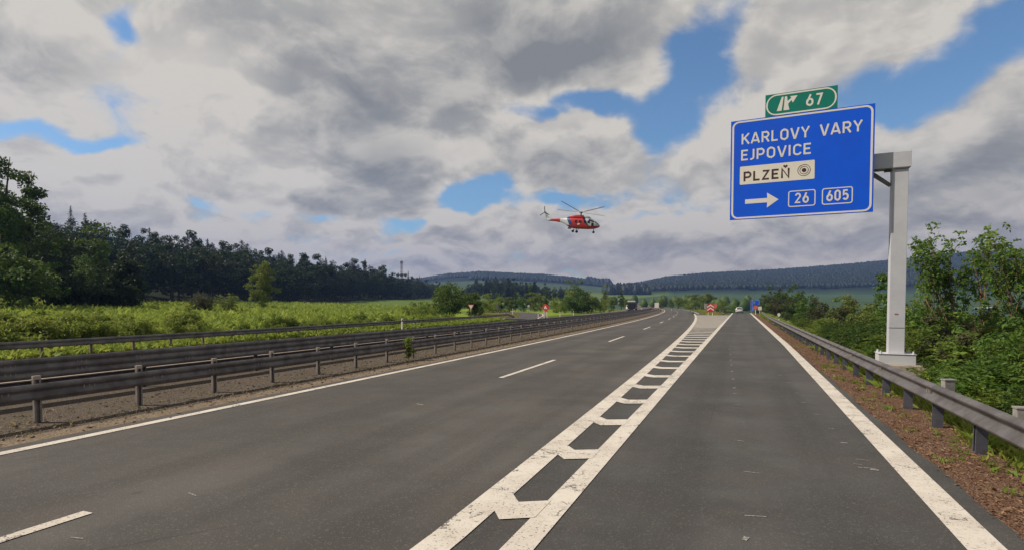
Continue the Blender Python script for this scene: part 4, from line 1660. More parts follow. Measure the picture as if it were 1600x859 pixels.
def leaf_quads(C, axis, size, aspect, fold=.25):
    """diamond leaves: centre C, long axis, length; returns (N*4,3)"""
    n = len(C)
    axis = unit(axis)
    rnd = unit(nr.normal(size=(n, 3)) + np.array([0, 0, .9]))
    side = unit(np.cross(axis, rnd))
    nor = np.cross(side, axis)
    s = size[:, None]
    a = C - axis * s * .5
    b = C + axis * s * .5
    w = side * s * aspect * .5
    lift = nor * s * fold * aspect
    return np.stack([a, C + w + lift, b, C - w + lift], axis=1).reshape(-1, 3)


def quad_mesh(name, V, tint, mat, parent=None, tri=False):
    n = len(V) // 4
    me = bpy.data.meshes.new(name)
    me.vertices.add(len(V))
    me.vertices.foreach_set('co', V.astype(np.float32).ravel())
    # two triangles per leaf, folded along the midrib
    idx = np.arange(n)[:, None] * 4
    tris = np.concatenate([idx + np.array([0, 1, 2]), idx + np.array([0, 2, 3])], axis=1).reshape(-1)
    me.loops.add(len(tris))
    me.loops.foreach_set('vertex_index', tris.astype(np.int32))
    me.polygons.add(2 * n)
    me.polygons.foreach_set('loop_start', (np.arange(2 * n) * 3).astype(np.int32))
    at_ = me.attributes.new('tint', 'FLOAT', 'POINT')
    at_.data.foreach_set('value', np.repeat(np.clip(tint, 0, 1), 4).astype(np.float32))
    me.materials.append(mat)
    me.update(calc_edges=True)
    me.validate()
    return link(bpy.data.objects.new(name, me), parent)


def clump_leaves(centres, radii, n, size, aspect=.55, droop=.2, squash=.75):
    k = len(centres)
    w = radii ** 2
    pick = nr.choice(k, n, p=w / w.sum())
    d = unit(nr.normal(size=(n, 3)))
    r = nr.random(n) ** .45
    P = centres[pick] + d * (radii[pick] * r)[:, None] * np.array([1, 1, squash])
    ax = unit(d + nr.normal(size=(n, 3)) * .8) + np.array([0, 0, -droop])
    s = size * nr.uniform(.6, 1.35, n)
    ct = nr.normal(.5, .17, k)
    t_ = ct[pick] + nr.normal(0, .13, n)
    return leaf_quads(P, ax, s, aspect), t_


def crown_points(k, cr, z0, z1, lean=(0, 0), narrow=0.0):
    """clump centres in an uneven ellipsoid"""
    d = unit(nr.normal(size=(k, 3)))
    r = nr.random(k) ** .38
    wob = 1 + .28 * np.sin(d[:, 0] * 4 + 1.3 * d[:, 1] * 3) + .14 * nr.normal(size=k)
    P = d * (r * wob)[:, None]
    zz = (P[:, 2] + 1) / 2
    taper = np.clip(1 - narrow * np.clip(zz, 0, 1), .12, 1)
    X = P[:, 0] * cr * taper + lean[0] * zz
    Y = P[:, 1] * cr * taper + lean[1] * zz
    Z = z0 + (z1 - z0) * np.clip(zz, -.05, 1.1)
    return np.stack([X, Y, Z], 1)


def wood(h, r0, centres, bark, root, nlimb=12, base=.2, name='trunk', bend_=.04, up=.93):
    mb = MB()
    ph = rng.uniform(0, 6)
    ax = [(bend_ * h * math.sin(ph + 2.2 * t_) - bend_ * h * math.sin(ph), bend_ * h * math.cos(ph + 1.7 * t_) - bend_ * h * math.cos(ph), h * up * t_) for t_ in [i / 8 for i in range(9)]]
    ax[0] = (ax[0][0], ax[0][1], -.5)
    mb.tube(ax, [r0 * (1.15 - 1.05 * i / 8) if i else r0 * 1.35 for i in range(9)], 8)
    order = sorted(range(len(centres)), key=lambda i_: rng.random())[:nlimb]
    for i_ in order:
        c = Vector(centres[i_])
        zt = max(h * base, min(h * .85, c.z - .35 * math.hypot(c.x, c.y) - .05 * h))
        t_ = min(1, max(0, zt / (h * up)))
        j = min(7, int(t_ * 8))
        a = Vector(ax[j]).lerp(Vector(ax[j + 1]), t_ * 8 - j)
        mid = a.lerp(c, .5) + Vector((0, 0, -.04 * h + rng.uniform(-.03, .05) * h))
        r_ = max(r0 * .12, r0 * (1.1 - t_) * .5)
        mb.tube([a, mid, c], [r_, r_ * .65, r_ * .2], 5)
    return mb.build(name, bark, root, True)


def make_tree(name, label, cat, group, h, cr, base, k, n, ls, leaf, bark, narrow=0.0, nlimb=14, r0=None, crad=.30, aspect=.6, lean=(0, 0), squash=.75):
    root = thing(name, label, cat, (0, 0, 0), 0, group)
    C = crown_points(k, cr, base, h * .97, lean, narrow)
    R = cr * crad * nr.uniform(.55, 1.35, k)
    V, t_ = clump_leaves(C, R, n, ls, aspect, squash=squash)
    quad_mesh('crown', V, t_, leaf, root)
    wood(h, r0 or h * .016, C, bark, root, nlimb, base=max(.08, base / h * .8))
    return root


def make_conifer(name, label, group, h, cr, n_whorl=20, per=7, leaf=None, pine=False):
    root = thing(name, label, 'tree', (0, 0, 0), 0, group)
    Cs, ax, sz, tt = [], [], [], []
    for w in range(n_whorl):
        t_ = (w + .3) / n_whorl
        z = h * (.10 + .89 * t_) if not pine else h * (.45 + .54 * t_)
        L = cr * ((1 - t_) ** .8 * (.85 + .3 * rng.random()) + .04)
        if pine:
            L = cr * (math.sin(math.pi * min(1, .18 + .80 * t_)) * (.6 + .6 * rng.random()))
        for b in range(per):
            a = 2 * math.pi * (b + rng.random()) / per
            Lb = L * rng.uniform(.65, 1.15)
            m = max(3, int(Lb / (cr * .11)))
            tb = rng.gauss(.45, .16)
            for s_ in range(m):
                f = (s_ + .6) / m
                rr = Lb * f
                dz_ = -.30 * rr * f + (.10 if pine else 0) * rr
                for _ in range(3):
                    Cs.append((rr * math.cos(a) + rng.gauss(0, .05) * cr, rr * math.sin(a) + rng.gauss(0, .05) * cr, z + dz_ + rng.gauss(0, .022) * h))
                    ax.append((math.cos(a) + rng.gauss(0, .6), math.sin(a) + rng.gauss(0, .6), -.35 + rng.gauss(0, .35)))
                    sz.append(cr * rng.uniform(.22, .42) * (.35 + .65 * (1 - t_)))
                    tt.append(tb + rng.gauss(0, .12))
    for s_ in range(14):
        Cs.append((rng.gauss(0, .02) * cr, rng.gauss(0, .02) * cr, h * (.955 + .04 * rng.random())))
        ax.append((rng.gauss(0, .4), rng.gauss(0, .4), 1))
        sz.append(cr * .13)
        tt.append(.5)
    V = leaf_quads(np.array(Cs), np.array(ax), np.array(sz), .42)
    quad_mesh('crown', V, np.array(tt), leaf or M['needle'], root)
    mb = MB()
    mb.tube([(0, 0, -.6), (0, 0, h * .5), (0, 0, h * .97)], [h * .017, h * .010, .03], 7)
    mb.build('trunk', M['bark'], root, True)
    return root


def fronds(P, D, length, n_leaf, lw, tint):
    """compound leaves: a drooping stalk with paired leaflets"""
    Cs, ax, sz, tt = [], [], [], []
    for p_, d_, L, t_ in zip(P, D, length, tint):
        d_ = Vector(d_).normalized()
        s_ = d_.cross(Vector((0, 0, 1)))
        if s_.length < .05:
            s_ = Vector((1, 0, 0))
        s_.normalize()
        for k in range(n_leaf):
            f = (k + 1) / n_leaf
            c = Vector(p_) + d_ * (L * f) + Vector((0, 0, -.42 * L * f * f))
            for sg in ((-1, 1) if k < n_leaf - 1 else (0,)):
                a = (d_ * .45 + s_ * sg + Vector((0, 0, -.32 * f)) + Vector((rng.gauss(0, .14), rng.gauss(0, .14), rng.gauss(0, .14)))).normalized()
                ll = lw * rng.uniform(.8, 1.2) * (1.15 - .45 * abs(f - .45))
                Cs.append(c + a * ll * .5)
                ax.append(a)
                sz.append(ll)
                tt.append(t_ + rng.gauss(0, .08))
    return leaf_quads(np.array([tuple(c) for c in Cs]), np.array([tuple(a) for a in ax]), np.array(sz), .40, .18), np.array(tt)


def make_bush(name, label, group, h, r, nf, leaf, cat='bush', lw=.17, fl=.42, dense=True):
    """rounded bush of compound leaves on many stems"""
    root = thing(name, label, cat, (0, 0, 0), 0, group)
    lobes = [Vector((rng.uniform(-.68, .68) * r, rng.uniform(-.68, .68) * r, h * rng.uniform(.18, .82))) for _ in range(14)]
    lr = [rng.uniform(.26, .46) * min(r, h * .75) for _ in lobes]
    lt = [rng.gauss(.5, .20) for _ in lobes]
    P, D, L, T_ = [], [], [], []
    while len(P) < nf:
        i = rng.randrange(len(lobes))
        d_ = Vector((rng.gauss(0, 1), rng.gauss(0, 1), rng.gauss(.25, 1))).normalized()
        q_ = lobes[i] + d_ * lr[i] * (rng.random() ** .35)
        if q_.z < .08 or q_.z > h:
            continue
        P.append(tuple(q_))
        D.append(tuple(d_ + Vector((rng.gauss(0, .35), rng.gauss(0, .35), .25))))
        L.append(fl * rng.uniform(.6, 1.25))
        T_.append(lt[i] + rng.gauss(0, .09))
    V, t_ = fronds(P, D, L, 5, lw, T_)
    quad_mesh('crown', V, t_, leaf, root)
    mb = MB()
    for lb in lobes:
        b = Vector((lb.x * .25, lb.y * .25, -.4))
        for _ in range(2):
            e = lb + Vector((rng.gauss(0, .3), rng.gauss(0, .3), rng.uniform(.1, .4))) * lr[0]
            mb.tube([b, b.lerp(e, .5) + Vector((rng.gauss(0, .08), rng.gauss(0, .08), .1)), e], [.035, .024, .008], 5)
    mb.build('stems', M['bark'], root, True)
    return root


def place(root, x, y, z, s=1.0, rz=None, label=None, group=None, first=False, sz=None):
    """first use moves the plant itself; later ones copy it with its parts"""
    if root.get('used') is None:
        r = root
        r['used'] = 1
    else:
        r = root.copy()
        COL.objects.link(r)
        for ch in list(root.children):
            c = ch.copy()
            COL.objects.link(c)
            c.parent = r
    r.location = (x, y, z)
    r.rotation_euler = (0, 0, rng.uniform(0, 6.28) if rz is None else rz)
    r.scale = (s, s, sz or s)
    if label:
        r['label'] = label
    if group:
        r['group'] = group
    return r


# --- the wooded hillside on the left
GW = 'trees of the wooded hillside'
LC = 'dark conifer with a pointed top among the trees of the wooded hillside'
LD = 'dark round-crowned broadleaf tree among the trees of the wooded hillside'
con = [make_conifer('conifer_tree', LC, GW, 20, 3.3, 20, 7), make_conifer('conifer_tree', LC, GW, 22, 2.9, 24, 6), make_conifer('conifer_tree', LC, GW, 19, 3.6, 18, 8),
       make_conifer('conifer_tree', LC, GW, 21, 4.0, 11, 8, pine=True)]
dec = [make_tree('broadleaf_tree', LD, 'tree', GW, 18, 5.2, 2.5, 46, 3000, .75, M['leaf_wood'], M['bark']),
       make_tree('broadleaf_tree', LD, 'tree', GW, 19, 4.6, 3.0, 40, 2800, .72, M['leaf_wood'], M['bark'], narrow=.3),
       make_tree('broadleaf_tree', LD, 'tree', GW, 16, 5.6, 1.5, 50, 3200, .75, M['leaf_wood'], M['bark'])]
spots = []
ex, ey = EDGE_B[0] - EDGE_A[0], EDGE_B[1] - EDGE_A[1]
row = 0
for depth in (2, 9, 18, 30, 45, 62, 82, 102):
    step = (8.2, 9, 10.5, 11, 12, 13, 14, 14)[row]
    a = -.30 + .012 * row
    while a < 1.35:
        px_, py_ = EDGE_A[0] + ex * a, EDGE_A[1] + ey * a
        dj = depth + rng.uniform(-2.5, 2.5)
        x, y = px_ - .957 * dj + rng.uniform(-1.5, 1.5), py_ - .293 * dj
        xc, zc = cam_space(x, y)
        if zc > 20 and -1.02 < xc / zc < .05:
            spots.append((x, y, row))
        a += step / 331 * rng.uniform(.8, 1.2)
    row += 1
if len(spots) > 285:
    rng.shuffle(spots)
    spots.sort(key=lambda q_: q_[2] in (3, 4))
    spots = spots[:285]
for (x, y, row) in spots:
    z = land(x, y)
    xc, zc = cam_space(x, y)
    _, along = wood_side(x, y)
    conif = rng.random() < (.12 if row < 2 else .30)
    pr = rng.choice(con) if conif else rng.choice(dec)
    s = rng.uniform(.82, 1.14) * (1.0 if along < .8 else lerp_table([(.8, 1), (1.3, .7)], along))
    place(pr, x, y, z - .2, s * (1.06 if row else .95))
nv = 0
while nv < 95:
    u, zc = rng.uniform(722, 915), rng.uniform(520, 640)
    if zc < 520 + abs(u - 790) * .7:
        continue
    x, y, z = at(u, zc)
    top = lerp_table([(722, 448), (745, 438), (775, 434), (830, 440), (870, 448), (915, 456)], u) + rng.uniform(-1, 6)
    hh = hgt(top, zc, z)
    cf = rng.random() < .4
    place(rng.choice(con if cf else dec), x, y, z - .3, max(.45, min(1.3, hh / 19)), label=('dark conifer in the wood behind the light green valley trees' if cf else 'dark round tree in the wood behind the light green valley trees'), group='trees of the valley wood')
    nv += 1
for o in con + dec:
    if o.get('used') is None:
        for ch in list(o.children):
            bpy.data.objects.remove(ch)
        bpy.data.objects.remove(o)

# --- big trees at the left edge of the picture
x, y, z = at(2, 70)
h = hgt(226, 70, z)
t1 = make_tree('tall_tree', 'tallest ragged light-tipped tree, at the left picture edge', 'tree', None, h, 4.6, h * .08, 90, 7600, .36, M['leaf_tree'], M['bark'], narrow=.72, crad=.24, nlimb=30, squash=.6)
place(t1, x, y, z)
x, y, z = at(46, 74)
h = hgt(255, 74, z)
t1b = make_tree('tall_tree', 'second tall ragged tree at the left edge, slightly shorter and right of the tallest', 'tree', None, h, 4.0, h * .08, 84, 6600, .36, M['leaf_tree'], M['bark'], narrow=.75, crad=.24, nlimb=28, squash=.6)
place(t1b, x, y, z)
for i, (u, v, zc, w, lab, mt) in enumerate(((85, 345, 92, 4.6, 'dark broad tree right of the two tall ragged trees', 'leaf_wood'),
                                            (152, 358, 100, 4.4, 'grey-green rounded tree at the left end of the wood', 'leaf_tree'),
                                            (200, 402, 92, 3.2, 'small dark pointed tree before the wood above the shrubs', 'leaf_wood'),
                                            (28, 392, 62, 4.2, 'bushy dark tree at the foot of the tall ragged trees, left edge', 'leaf_tree'),
                                            (110, 430, 72, 3.2, 'low dark bushy tree behind the roadside shrubs left', 'leaf_wood'),
                                            (180, 436, 76, 3.0, 'low dark thicket tree behind the roadside shrubs, right of the other one', 'leaf_wood'))):
    x, y, z = at(u, zc)
    h = hgt(v, zc, z)
    t_ = make_tree('broadleaf_tree', lab, 'tree', None, h, w, h * .06, 60, 5200, .42, M[mt], M['bark'], narrow=.35)
    place(t_, x, y, z)
x, y, z = at(411, 88)
h = hgt(412, 88, z)
t_ = make_tree('birch_tree', 'slender pale birch standing alone in the meadow before the dark wood', 'tree', None, h, 2.9, h * .08, 64, 5200, .25, M['leaf_birch'], M['bark_birch'], narrow=.45, r0=.10, crad=.22)
place(t_, x, y, z)
x, y, z = at(312, 72)
t_ = make_bush('bush', 'dark olive round bush in the meadow left of the pale birch', None, 2.3, 1.9, 420, M['leaf_dry'], lw=.22)
place(t_, x, y, z, 1.0)
x, y, z = at(357, 76)
t_ = make_bush('bush', 'pale yellow-green upright bush between the olive bush and the birch', None, 2.5, 1.3, 320, M['leaf_birch'], lw=.2)
place(t_, x, y, z, 1.0)

# --- shrubs along the far roadside
GS = 'roadside shrubs beyond the opposite carriageway'
LS = 'leafy yellow-green roadside shrub in the row behind the brownish guardrail'
shr = []
for i in range(5):
    h, cr = (2.3, 1.9, 2.1, 1.7, 2.5)[i], (1.7, 1.9, 1.4, 1.8, 1.5)[i]
    root = thing('roadside_shrub', LS, 'shrub', (0, 0, 0), 0, GS)
    C = crown_points(34, cr, .15, h * .93)
    C[:, 2] = np.maximum(C[:, 2], .12)
    R = cr * .27 * nr.uniform(.6, 1.4, 34)
    V, t_ = clump_leaves(C, R, 4400, .19, .45, droop=.1, squash=.95)
    quad_mesh('crown', V, t_, M['leaf_shrub'], root)
    mb = MB()
    for c in C[:16]:
        mb.tube([(c[0] * .2, c[1] * .2, -.3), (c[0] * .7, c[1] * .7, c[2] * .5), tuple(c)], [.03, .02, .006], 4)
    mb.build('stems', M['bark'], root, True)
    shr.append(root)
cnt = 0
for (off, y0, y1, st, s0, s1) in ((-31.6, -18, 66, 2.2, .70, 1.0), (-33.4, -18, 60, 2.5, .75, 1.12), (-35.6, -20, 24, 3.0, .75, 1.1), (-39.5, -22, 20, 3.9, .7, 1.05), (-45, -20, 18, 5.0, .6, 1.0), (-42, 20, 70, 9, .4, .7)):
    y = y0
    while y < y1:
        x = off - max(0, y - 30) * .075 + rng.uniform(-.9, .9)
        s = rng.uniform(s0, s1) * rng.uniform(.8, 1.18) * (1.32 if y < 17 else (.80 if y < 27 else .52))
        place(rng.choice(shr), x, y + rng.uniform(-.7, .7), land(x, y) - .05, min(s, rng.uniform(.92, 1.12)))
        y += st * rng.uniform(.75, 1.25)
        cnt += 1

# --- trees and bushes down the valley, in the middle of the picture
GV = 'trees in the valley beyond the side road'
LV = {'a': 'mid green rounded tree in the valley beyond the side road', 'b': 'slim pointed light green tree in the valley beyond the side road', 'c': 'low green bush in the valley beyond the side road'}
va = [make_tree('valley_tree', LV['a'], 'tree', GV, 8, 3.2, .5, 44, 3000, .38, M['leaf_tree'], M['bark']),
      make_tree('valley_tree', LV['a'], 'tree', GV, 8, 2.8, .8, 40, 2800, .36, M['leaf_birch'], M['bark'], narrow=.25)]
vb = [make_tree('valley_tree', LV['b'], 'tree', GV, 9, 2.0, .5, 40, 2400, .34, M['leaf_birch'], M['bark'], narrow=.75),
      make_tree('valley_tree', LV['b'], 'tree', GV, 9, 1.8, .6, 36, 2300, .34, M['leaf_tree'], M['bark'], narrow=.7)]
vc = [make_tree('valley_bush', LV['c'], 'bush', GV, 3, 2.2, .1, 26, 1900, .26, M['leaf_shrub'], M['bark'])]
x, y, z = at(703, 100)
t_ = make_tree('broadleaf_tree', 'big dark green leafy tree behind the give-way sign', 'tree', None, hgt(438, 100, z), 3.4, .3, 60, 5200, .34, M['leaf_tree'], M['bark'])
place(t_, x, y, z)
x, y, z = at(735, 104)
t_ = make_tree('broadleaf_tree', 'lower dark green tree just right of the big leafy one, above the give-way sign', 'tree', None, hgt(457, 104, z), 2.6, .2, 46, 3800, .32, M['leaf_tree'], M['bark'])
place(t_, x, y, z)
x, y, z = at(905, 150)
t_ = make_tree('broadleaf_tree', 'dense dark green tree right of the red round sign, widest of its clump', 'tree', None, hgt(456, 150, z), 4.6, .2, 60, 4600, .42, M['leaf_tree'], M['bark'])
place(t_, x, y, z)
for (u, v, zc, kind) in ((680, 462, 105, 'c'), (655, 474, 90, 'c'), (640, 480, 80, 'c'), (668, 478, 86, 'c'), (757, 462, 150, 'c'), (770, 466, 160, 'c'), (783, 458, 170, 'a'), (796, 462, 165, 'a'), (806, 455, 190, 'b'),
                         (818, 460, 180, 'a'), (829, 446, 210, 'b'), (835, 455, 190, 'a'), (845, 460, 200, 'a'), (853, 452, 180, 'b'), (866, 455, 175, 'b'), (876, 463, 170, 'c'), (890, 452, 200, 'a'),
                         (902, 438, 230, 'a'), (918, 460, 160, 'a'), (930, 462, 165, 'a'), (945, 448, 230, 'b'), (955, 462, 200, 'a'), (971, 452, 240, 'b'), (978, 466, 250, 'a'), (868, 480, 150, 'c'),
                         (840, 476, 195, 'c'), (800, 476, 195, 'c'), (770, 474, 190, 'c'), (938, 470, 170, 'c'), (1106, 456, 240, 'a'),
                         (1032, 466, 320, 'a'), (1048, 466, 330, 'a'), (1060, 463, 300, 'a'), (1072, 462, 280, 'a'), (1086, 458, 260, 'a'), (1096, 460, 250, 'a'), (1122, 470, 240, 'c'), (1135, 474, 250, 'c'), (1078, 470, 250, 'c')):
    x, y, z = at(u, zc)
    z = max(z, -2.5)
    pr = rng.choice({'a': va, 'b': vb, 'c': vc}[kind])
    H0 = {'a': 8, 'b': 9, 'c': 3}[kind]
    s = max(.4, hgt(v, zc, z) / H0)
    place(pr, x, y, z, s * (1.15 if kind == 'a' else 1), sz=s)

# --- right-hand embankment: bushes behind the rail, saplings, two airy trees
GB = 'bushes on the embankment behind the right guardrail'
LB = 'dense leafy bush on the embankment behind the right guardrail'
bs = [make_bush('embankment_bush', LB, GB, 2.8, 1.7, 1300, M['leaf_tree'], lw=.12, fl=.30), make_bush('embankment_bush', LB, GB, 2.4, 1.6, 800, M['leaf_shrub'], lw=.15, fl=.5), make_bush('embankment_bush', LB, GB, 2.6, 1.7, 1000, M['leaf_right']), make_bush('embankment_bush', LB, GB, 2.3, 2.0, 1050, M['leaf_right']), make_bush('embankment_bush', LB, GB, 3.0, 1.8, 1150, M['leaf_right']),
      make_bush('embankment_bush', LB, GB, 2.1, 1.5, 800, M['leaf_right'])]


def bush_at(u, v, zc, pr=None, label=None, group=GB, zmin=None):
    x, y, z = at(u, zc)
    h = hgt(v, zc, z)
    pr = pr or rng.choice(bs)
    h0 = max(v_.co.z for v_ in pr.children[0].data.vertices) if pr.get('h0') is None else pr['h0']
    pr['h0'] = h0
    s = h / h0
    return place(pr, x, y, z - .1, min(s, 1.0), sz=s)


for (u, v, zc) in ((1462, 508, 21), (1490, 488, 22), (1525, 494, 20), (1562, 482, 19), (1600, 490, 18), (1650, 484, 16), (1700, 500, 14), (1508, 520, 16.5), (1552, 508, 15.5), (1598, 514, 14.2), (1650, 524, 13), (1710, 540, 11.5),
                   (1530, 556, 13.8), (1578, 546, 12.8), (1630, 560, 11.8), (1440, 462, 26), (1450, 490, 24), (1500, 470, 27), (1550, 474, 25), (1610, 462, 24), (1660, 470, 22), (1420, 474, 30), (1400, 484, 34),
                   (1560, 592, 11.9), (1640, 596, 10.6), (1500, 548, 16), (1700, 600, 9.6)):
    bush_at(u, v, zc)
bsm = [make_bush('embankment_bush', 'lighter yellow-green bush behind the right guardrail, left of the sign column', GB, 2.2, 1.8, 760, M['leaf_shrub']),
       make_bush('embankment_bush', 'lighter yellow-green bush behind the right guardrail, left of the sign column', GB, 1.8, 1.6, 620, M['leaf_shrub'])]
for (u, v, zc) in ((1352, 498, 27), (1335, 505, 31), (1300, 500, 38), (1322, 496, 36), (1372, 515, 25), (1285, 492, 44), (1268, 494, 50), (1250, 488, 60)):
    bush_at(u, v, zc, rng.choice(bsm + bs[:1]))
GSAP = 'saplings left of the sign column'
LSAP = 'thin airy sapling on the embankment left of the sign column'
sap = [make_tree('sapling', LSAP, 'tree', GSAP, 5, 1.5, .5, 40, 1500, .20, M['leaf_dry'], M['bark'], narrow=.35, r0=.05, crad=.26, nlimb=22),
       make_tree('sapling', LSAP, 'tree', GSAP, 5, 1.3, .4, 36, 1500, .20, M['leaf_right'], M['bark'], narrow=.5, r0=.05, crad=.26, nlimb=22),
       make_tree('sapling', LSAP, 'tree', GSAP, 5, 1.6, .4, 40, 1700, .20, M['leaf_birch'], M['bark'], narrow=.4, r0=.05, crad=.24, nlimb=22)]
for (u, v, zc) in ((1385, 440, 36), (1375, 452, 42), (1362, 462, 40), (1350, 470, 46), (1330, 455, 50), (1316, 462, 48), (1322, 450, 58), (1305, 470, 54), (1290, 462, 60), (1278, 468, 58), (1262, 470, 70), (1250, 462, 78), (1270, 476, 62),
                   (1345, 480, 38), (1300, 482, 50), (1412, 462, 34), (1365, 480, 34)):
    x, y, z = at(u, zc)
    s = hgt(v, zc, z) / 5
    place(rng.choice(sap), x, y, z - .1, min(s, 1.1), sz=s)
GS2 = 'thin stems among the bushes right of the sign column'
sap2 = [make_tree('sapling', 'thin upright sapling standing out of the bushes right of the sign column', 'tree', GS2, 4, 1.0, .8, 26, 900, .17, M['leaf_right'], M['bark'], narrow=.4, r0=.04, crad=.28, nlimb=18),
        make_tree('sapling', 'thin upright sapling standing out of the bushes right of the sign column', 'tree', GS2, 4, .9, .8, 22, 500, .15, M['leaf_dry'], M['bark'], narrow=.3, r0=.04, crad=.26, nlimb=20)]
for (u, v, zc) in ((1462, 452, 23), (1482, 462, 18.5), (1540, 470, 17), (1575, 462, 20), (1512, 478, 15.5), (1592, 486, 13.5), (1560, 505, 12.8), (1505, 500, 16.5), (1538, 520, 14)):
    x, y, z = at(u, zc)
    s = hgt(v, zc, z) / 4
    place(rng.choice(sap2), x, y, z - .1, min(s, .9), sz=s)
GR_ = 'trees at the far end of the slip road'
LR_ = 'dark green tree right of the far end of the slip road'
rt = [make_tree('roadside_tree', LR_, 'tree', GR_, 8, 3.0, .4, 44, 2800, .38, M['leaf_tree'], M['bark']), make_tree('roadside_tree', LR_, 'tree', GR_, 8, 3.2, .4, 44, 2800, .38, M['leaf_dry'], M['bark'])]
for (u, v, zc) in ((1196, 462, 165), (1208, 450, 150), (1220, 452, 140), (1234, 448, 130), (1246, 452, 118), (1258, 458, 105), (1228, 464, 110), (1240, 466, 100), (1212, 466, 125), (1190, 466, 180), (1200, 470, 135)):
    x, y, z = at(u, zc)
    s = hgt(v, zc, z) / 8
    place(rng.choice(rt), x, y, z, min(s, 1.2), sz=s)


def airy_tree(label, u, zc, vtop, spread, seed, trunks, rmax):
    """several leaning trunks that fork, each twig ending in a tuft of drooping compound leaves"""
    rr = random.Random(seed)
    x, y, z = at(u, zc)
    h = hgt(vtop, zc, z)
    root = thing('airy_tree', label, 'tree', (x, y, z))
    mb = MB()
    tips = []

    def grow(p_, d_, L, r, lev):
        q1 = p_ + d_ * L * .5 + Vector((rr.gauss(0, .05), rr.gauss(0, .05), .02)) * L
        q2 = q1 + (d_ + Vector((rr.gauss(0, .12), rr.gauss(0, .12), .12))).normalized() * L * .5
        mb.tube([p_, q1, q2], [r, r * .85, r * .68], 6 if lev < 2 else 4)
        if lev == 3 or q2.z > h * .97:
            tips.append((q2, d_))
            return
        if lev >= 1:
            tips.append((q1 + Vector((rr.gauss(0, .2), rr.gauss(0, .2), rr.gauss(0, .2))), d_))
        for _ in range(3 if lev < 2 else 3):
            a = rr.uniform(0, 6.28)
            k_ = rr.uniform(.30, .85)
            nd = (d_ + Vector((math.cos(a) * k_, math.sin(a) * k_, rr.uniform(-.25, .5)))).normalized()
            grow(q1.lerp(q2, rr.uniform(.3, 1)), nd, L * rr.uniform(.42, .82), r * .58, lev + 1)

    for k in range(trunks):
        a = 6.28 * k / trunks + rr.uniform(-.4, .4)
        d_ = Vector((math.cos(a) * spread * .35, math.sin(a) * spread * .35, 1)).normalized()
        grow(Vector((math.cos(a) * .25, math.sin(a) * .25, -.3)), d_, h * .42, .085, 0)
    mb.build('trunk', M['bark_red'], root, True)
    P, D, L, T_ = [], [], [], []
    for (q_, d_) in tips:
        tt = rr.gauss(.5, .14)
        for _ in range(5):
            a = rr.uniform(0, 6.28)
            dd = Vector((math.cos(a), math.sin(a), rr.uniform(-.5, .9)))
            P.append(tuple(q_ + Vector((rr.gauss(0, .14), rr.gauss(0, .14), rr.gauss(0, .14)))))
            D.append(tuple(dd))
            L.append(rr.uniform(.34, .60))
            T_.append(tt + rr.gauss(0, .08))
    V, t_ = fronds(P, D, L, 5, .24, T_)
    quad_mesh('crown', V, t_, M['leaf_right'], root)
    k_ = h / V[:, 2].max()
    kr = rmax / np.percentile(np.hypot(V[:, 0], V[:, 1]), 96)
    kr = min(max(1.0, k_ * .9), kr)
    root.scale = (kr, kr, k_)
    return root


airy_tree('airy tree with reddish trunks and leaf tufts right beside the sign column', 1512, 25, 336, 1.0, 3, 3, 2.2)
airy_tree('airy tree with reddish trunks at the right picture edge, lower than its neighbour', 1600, 24, 350, 1.1, 8, 3, 2.3)
airy_tree('thin airy tree just right of the sign column, lower than the two beside it', 1476, 26, 404, .3, 15, 2, 1.3)

# weed in the median
x, y = -12.0 - bend(20.5), 19.6
r = thing('weed', 'yellow-green weed growing beside a post of the median guardrail', 'plant', (x, y, road_z(x, y) - .02))
C = np.array([[rng.gauss(0, .07), rng.gauss(0, .07), .15 + .8 * i / 26] for i in range(26)])
V, t_ = clump_leaves(C, np.full(26, .12), 420, .12, .35)
quad_mesh('leaves', V, t_ + .25, M['leaf_shrub'], r)
mb = MB()
mb.tube([(0, 0, -.05), (.02, 0, .5), (0, .02, .95)], [.014, .01, .004], 5)
mb.build('stem', M['bark'], r)


# prototypes that no spot picked are taken away again
for o in con + dec + va + vb + vc + shr + bs + bsm + sap + sap2 + rt:
    try:
        if o.get('used') is None:
            for ch in list(o.children):
                bpy.data.objects.remove(ch)
            bpy.data.objects.remove(o)
    except ReferenceError:
        pass
for o in bpy.data.objects:
    for k_ in ('used', 'h0'):
        if k_ in o:
            del o[k_]


# --- grass, litter: what nobody could count
def blades(name, spots_, h, w, per, spread, lean=.5, mat='grass'):
    """spots_: (x, y, z, scale)"""
    S = np.array(spots_)
    n = len(S) * per
    base = np.repeat(S[:, :3], per, 0) + np.concatenate([nr.normal(size=(n, 2)) * spread, np.zeros((n, 1))], 1)
    sc = np.repeat(S[:, 3], per) * nr.uniform(.5, 1.3, n)
    d = np.concatenate([nr.normal(size=(n, 2)) * lean, np.ones((n, 1))], 1)
    d = unit(d)
    side = unit(np.cross(d, nr.normal(size=(n, 3))))
    Lh = (h * sc)[:, None]
    ww = (w * np.repeat(S[:, 3], per))[:, None]
    bendv = np.concatenate([nr.normal(size=(n, 2)) * .25, -np.abs(nr.normal(size=(n, 1))) * .15], 1) * Lh
    a = base - side * ww * .5
    b = base + side * ww * .5
    c = base + d * Lh + bendv
    m1 = base + d * Lh * .55 + side * ww * .5
    V = np.stack([a, b, m1, c], 1).reshape(-1, 3)
    t_ = np.repeat(nr.normal(.5, .18, len(S)), per) + nr.normal(0, .12, n)
    o = quad_mesh(name, V, t_, M[mat])
    return tag(o, kind='stuff')


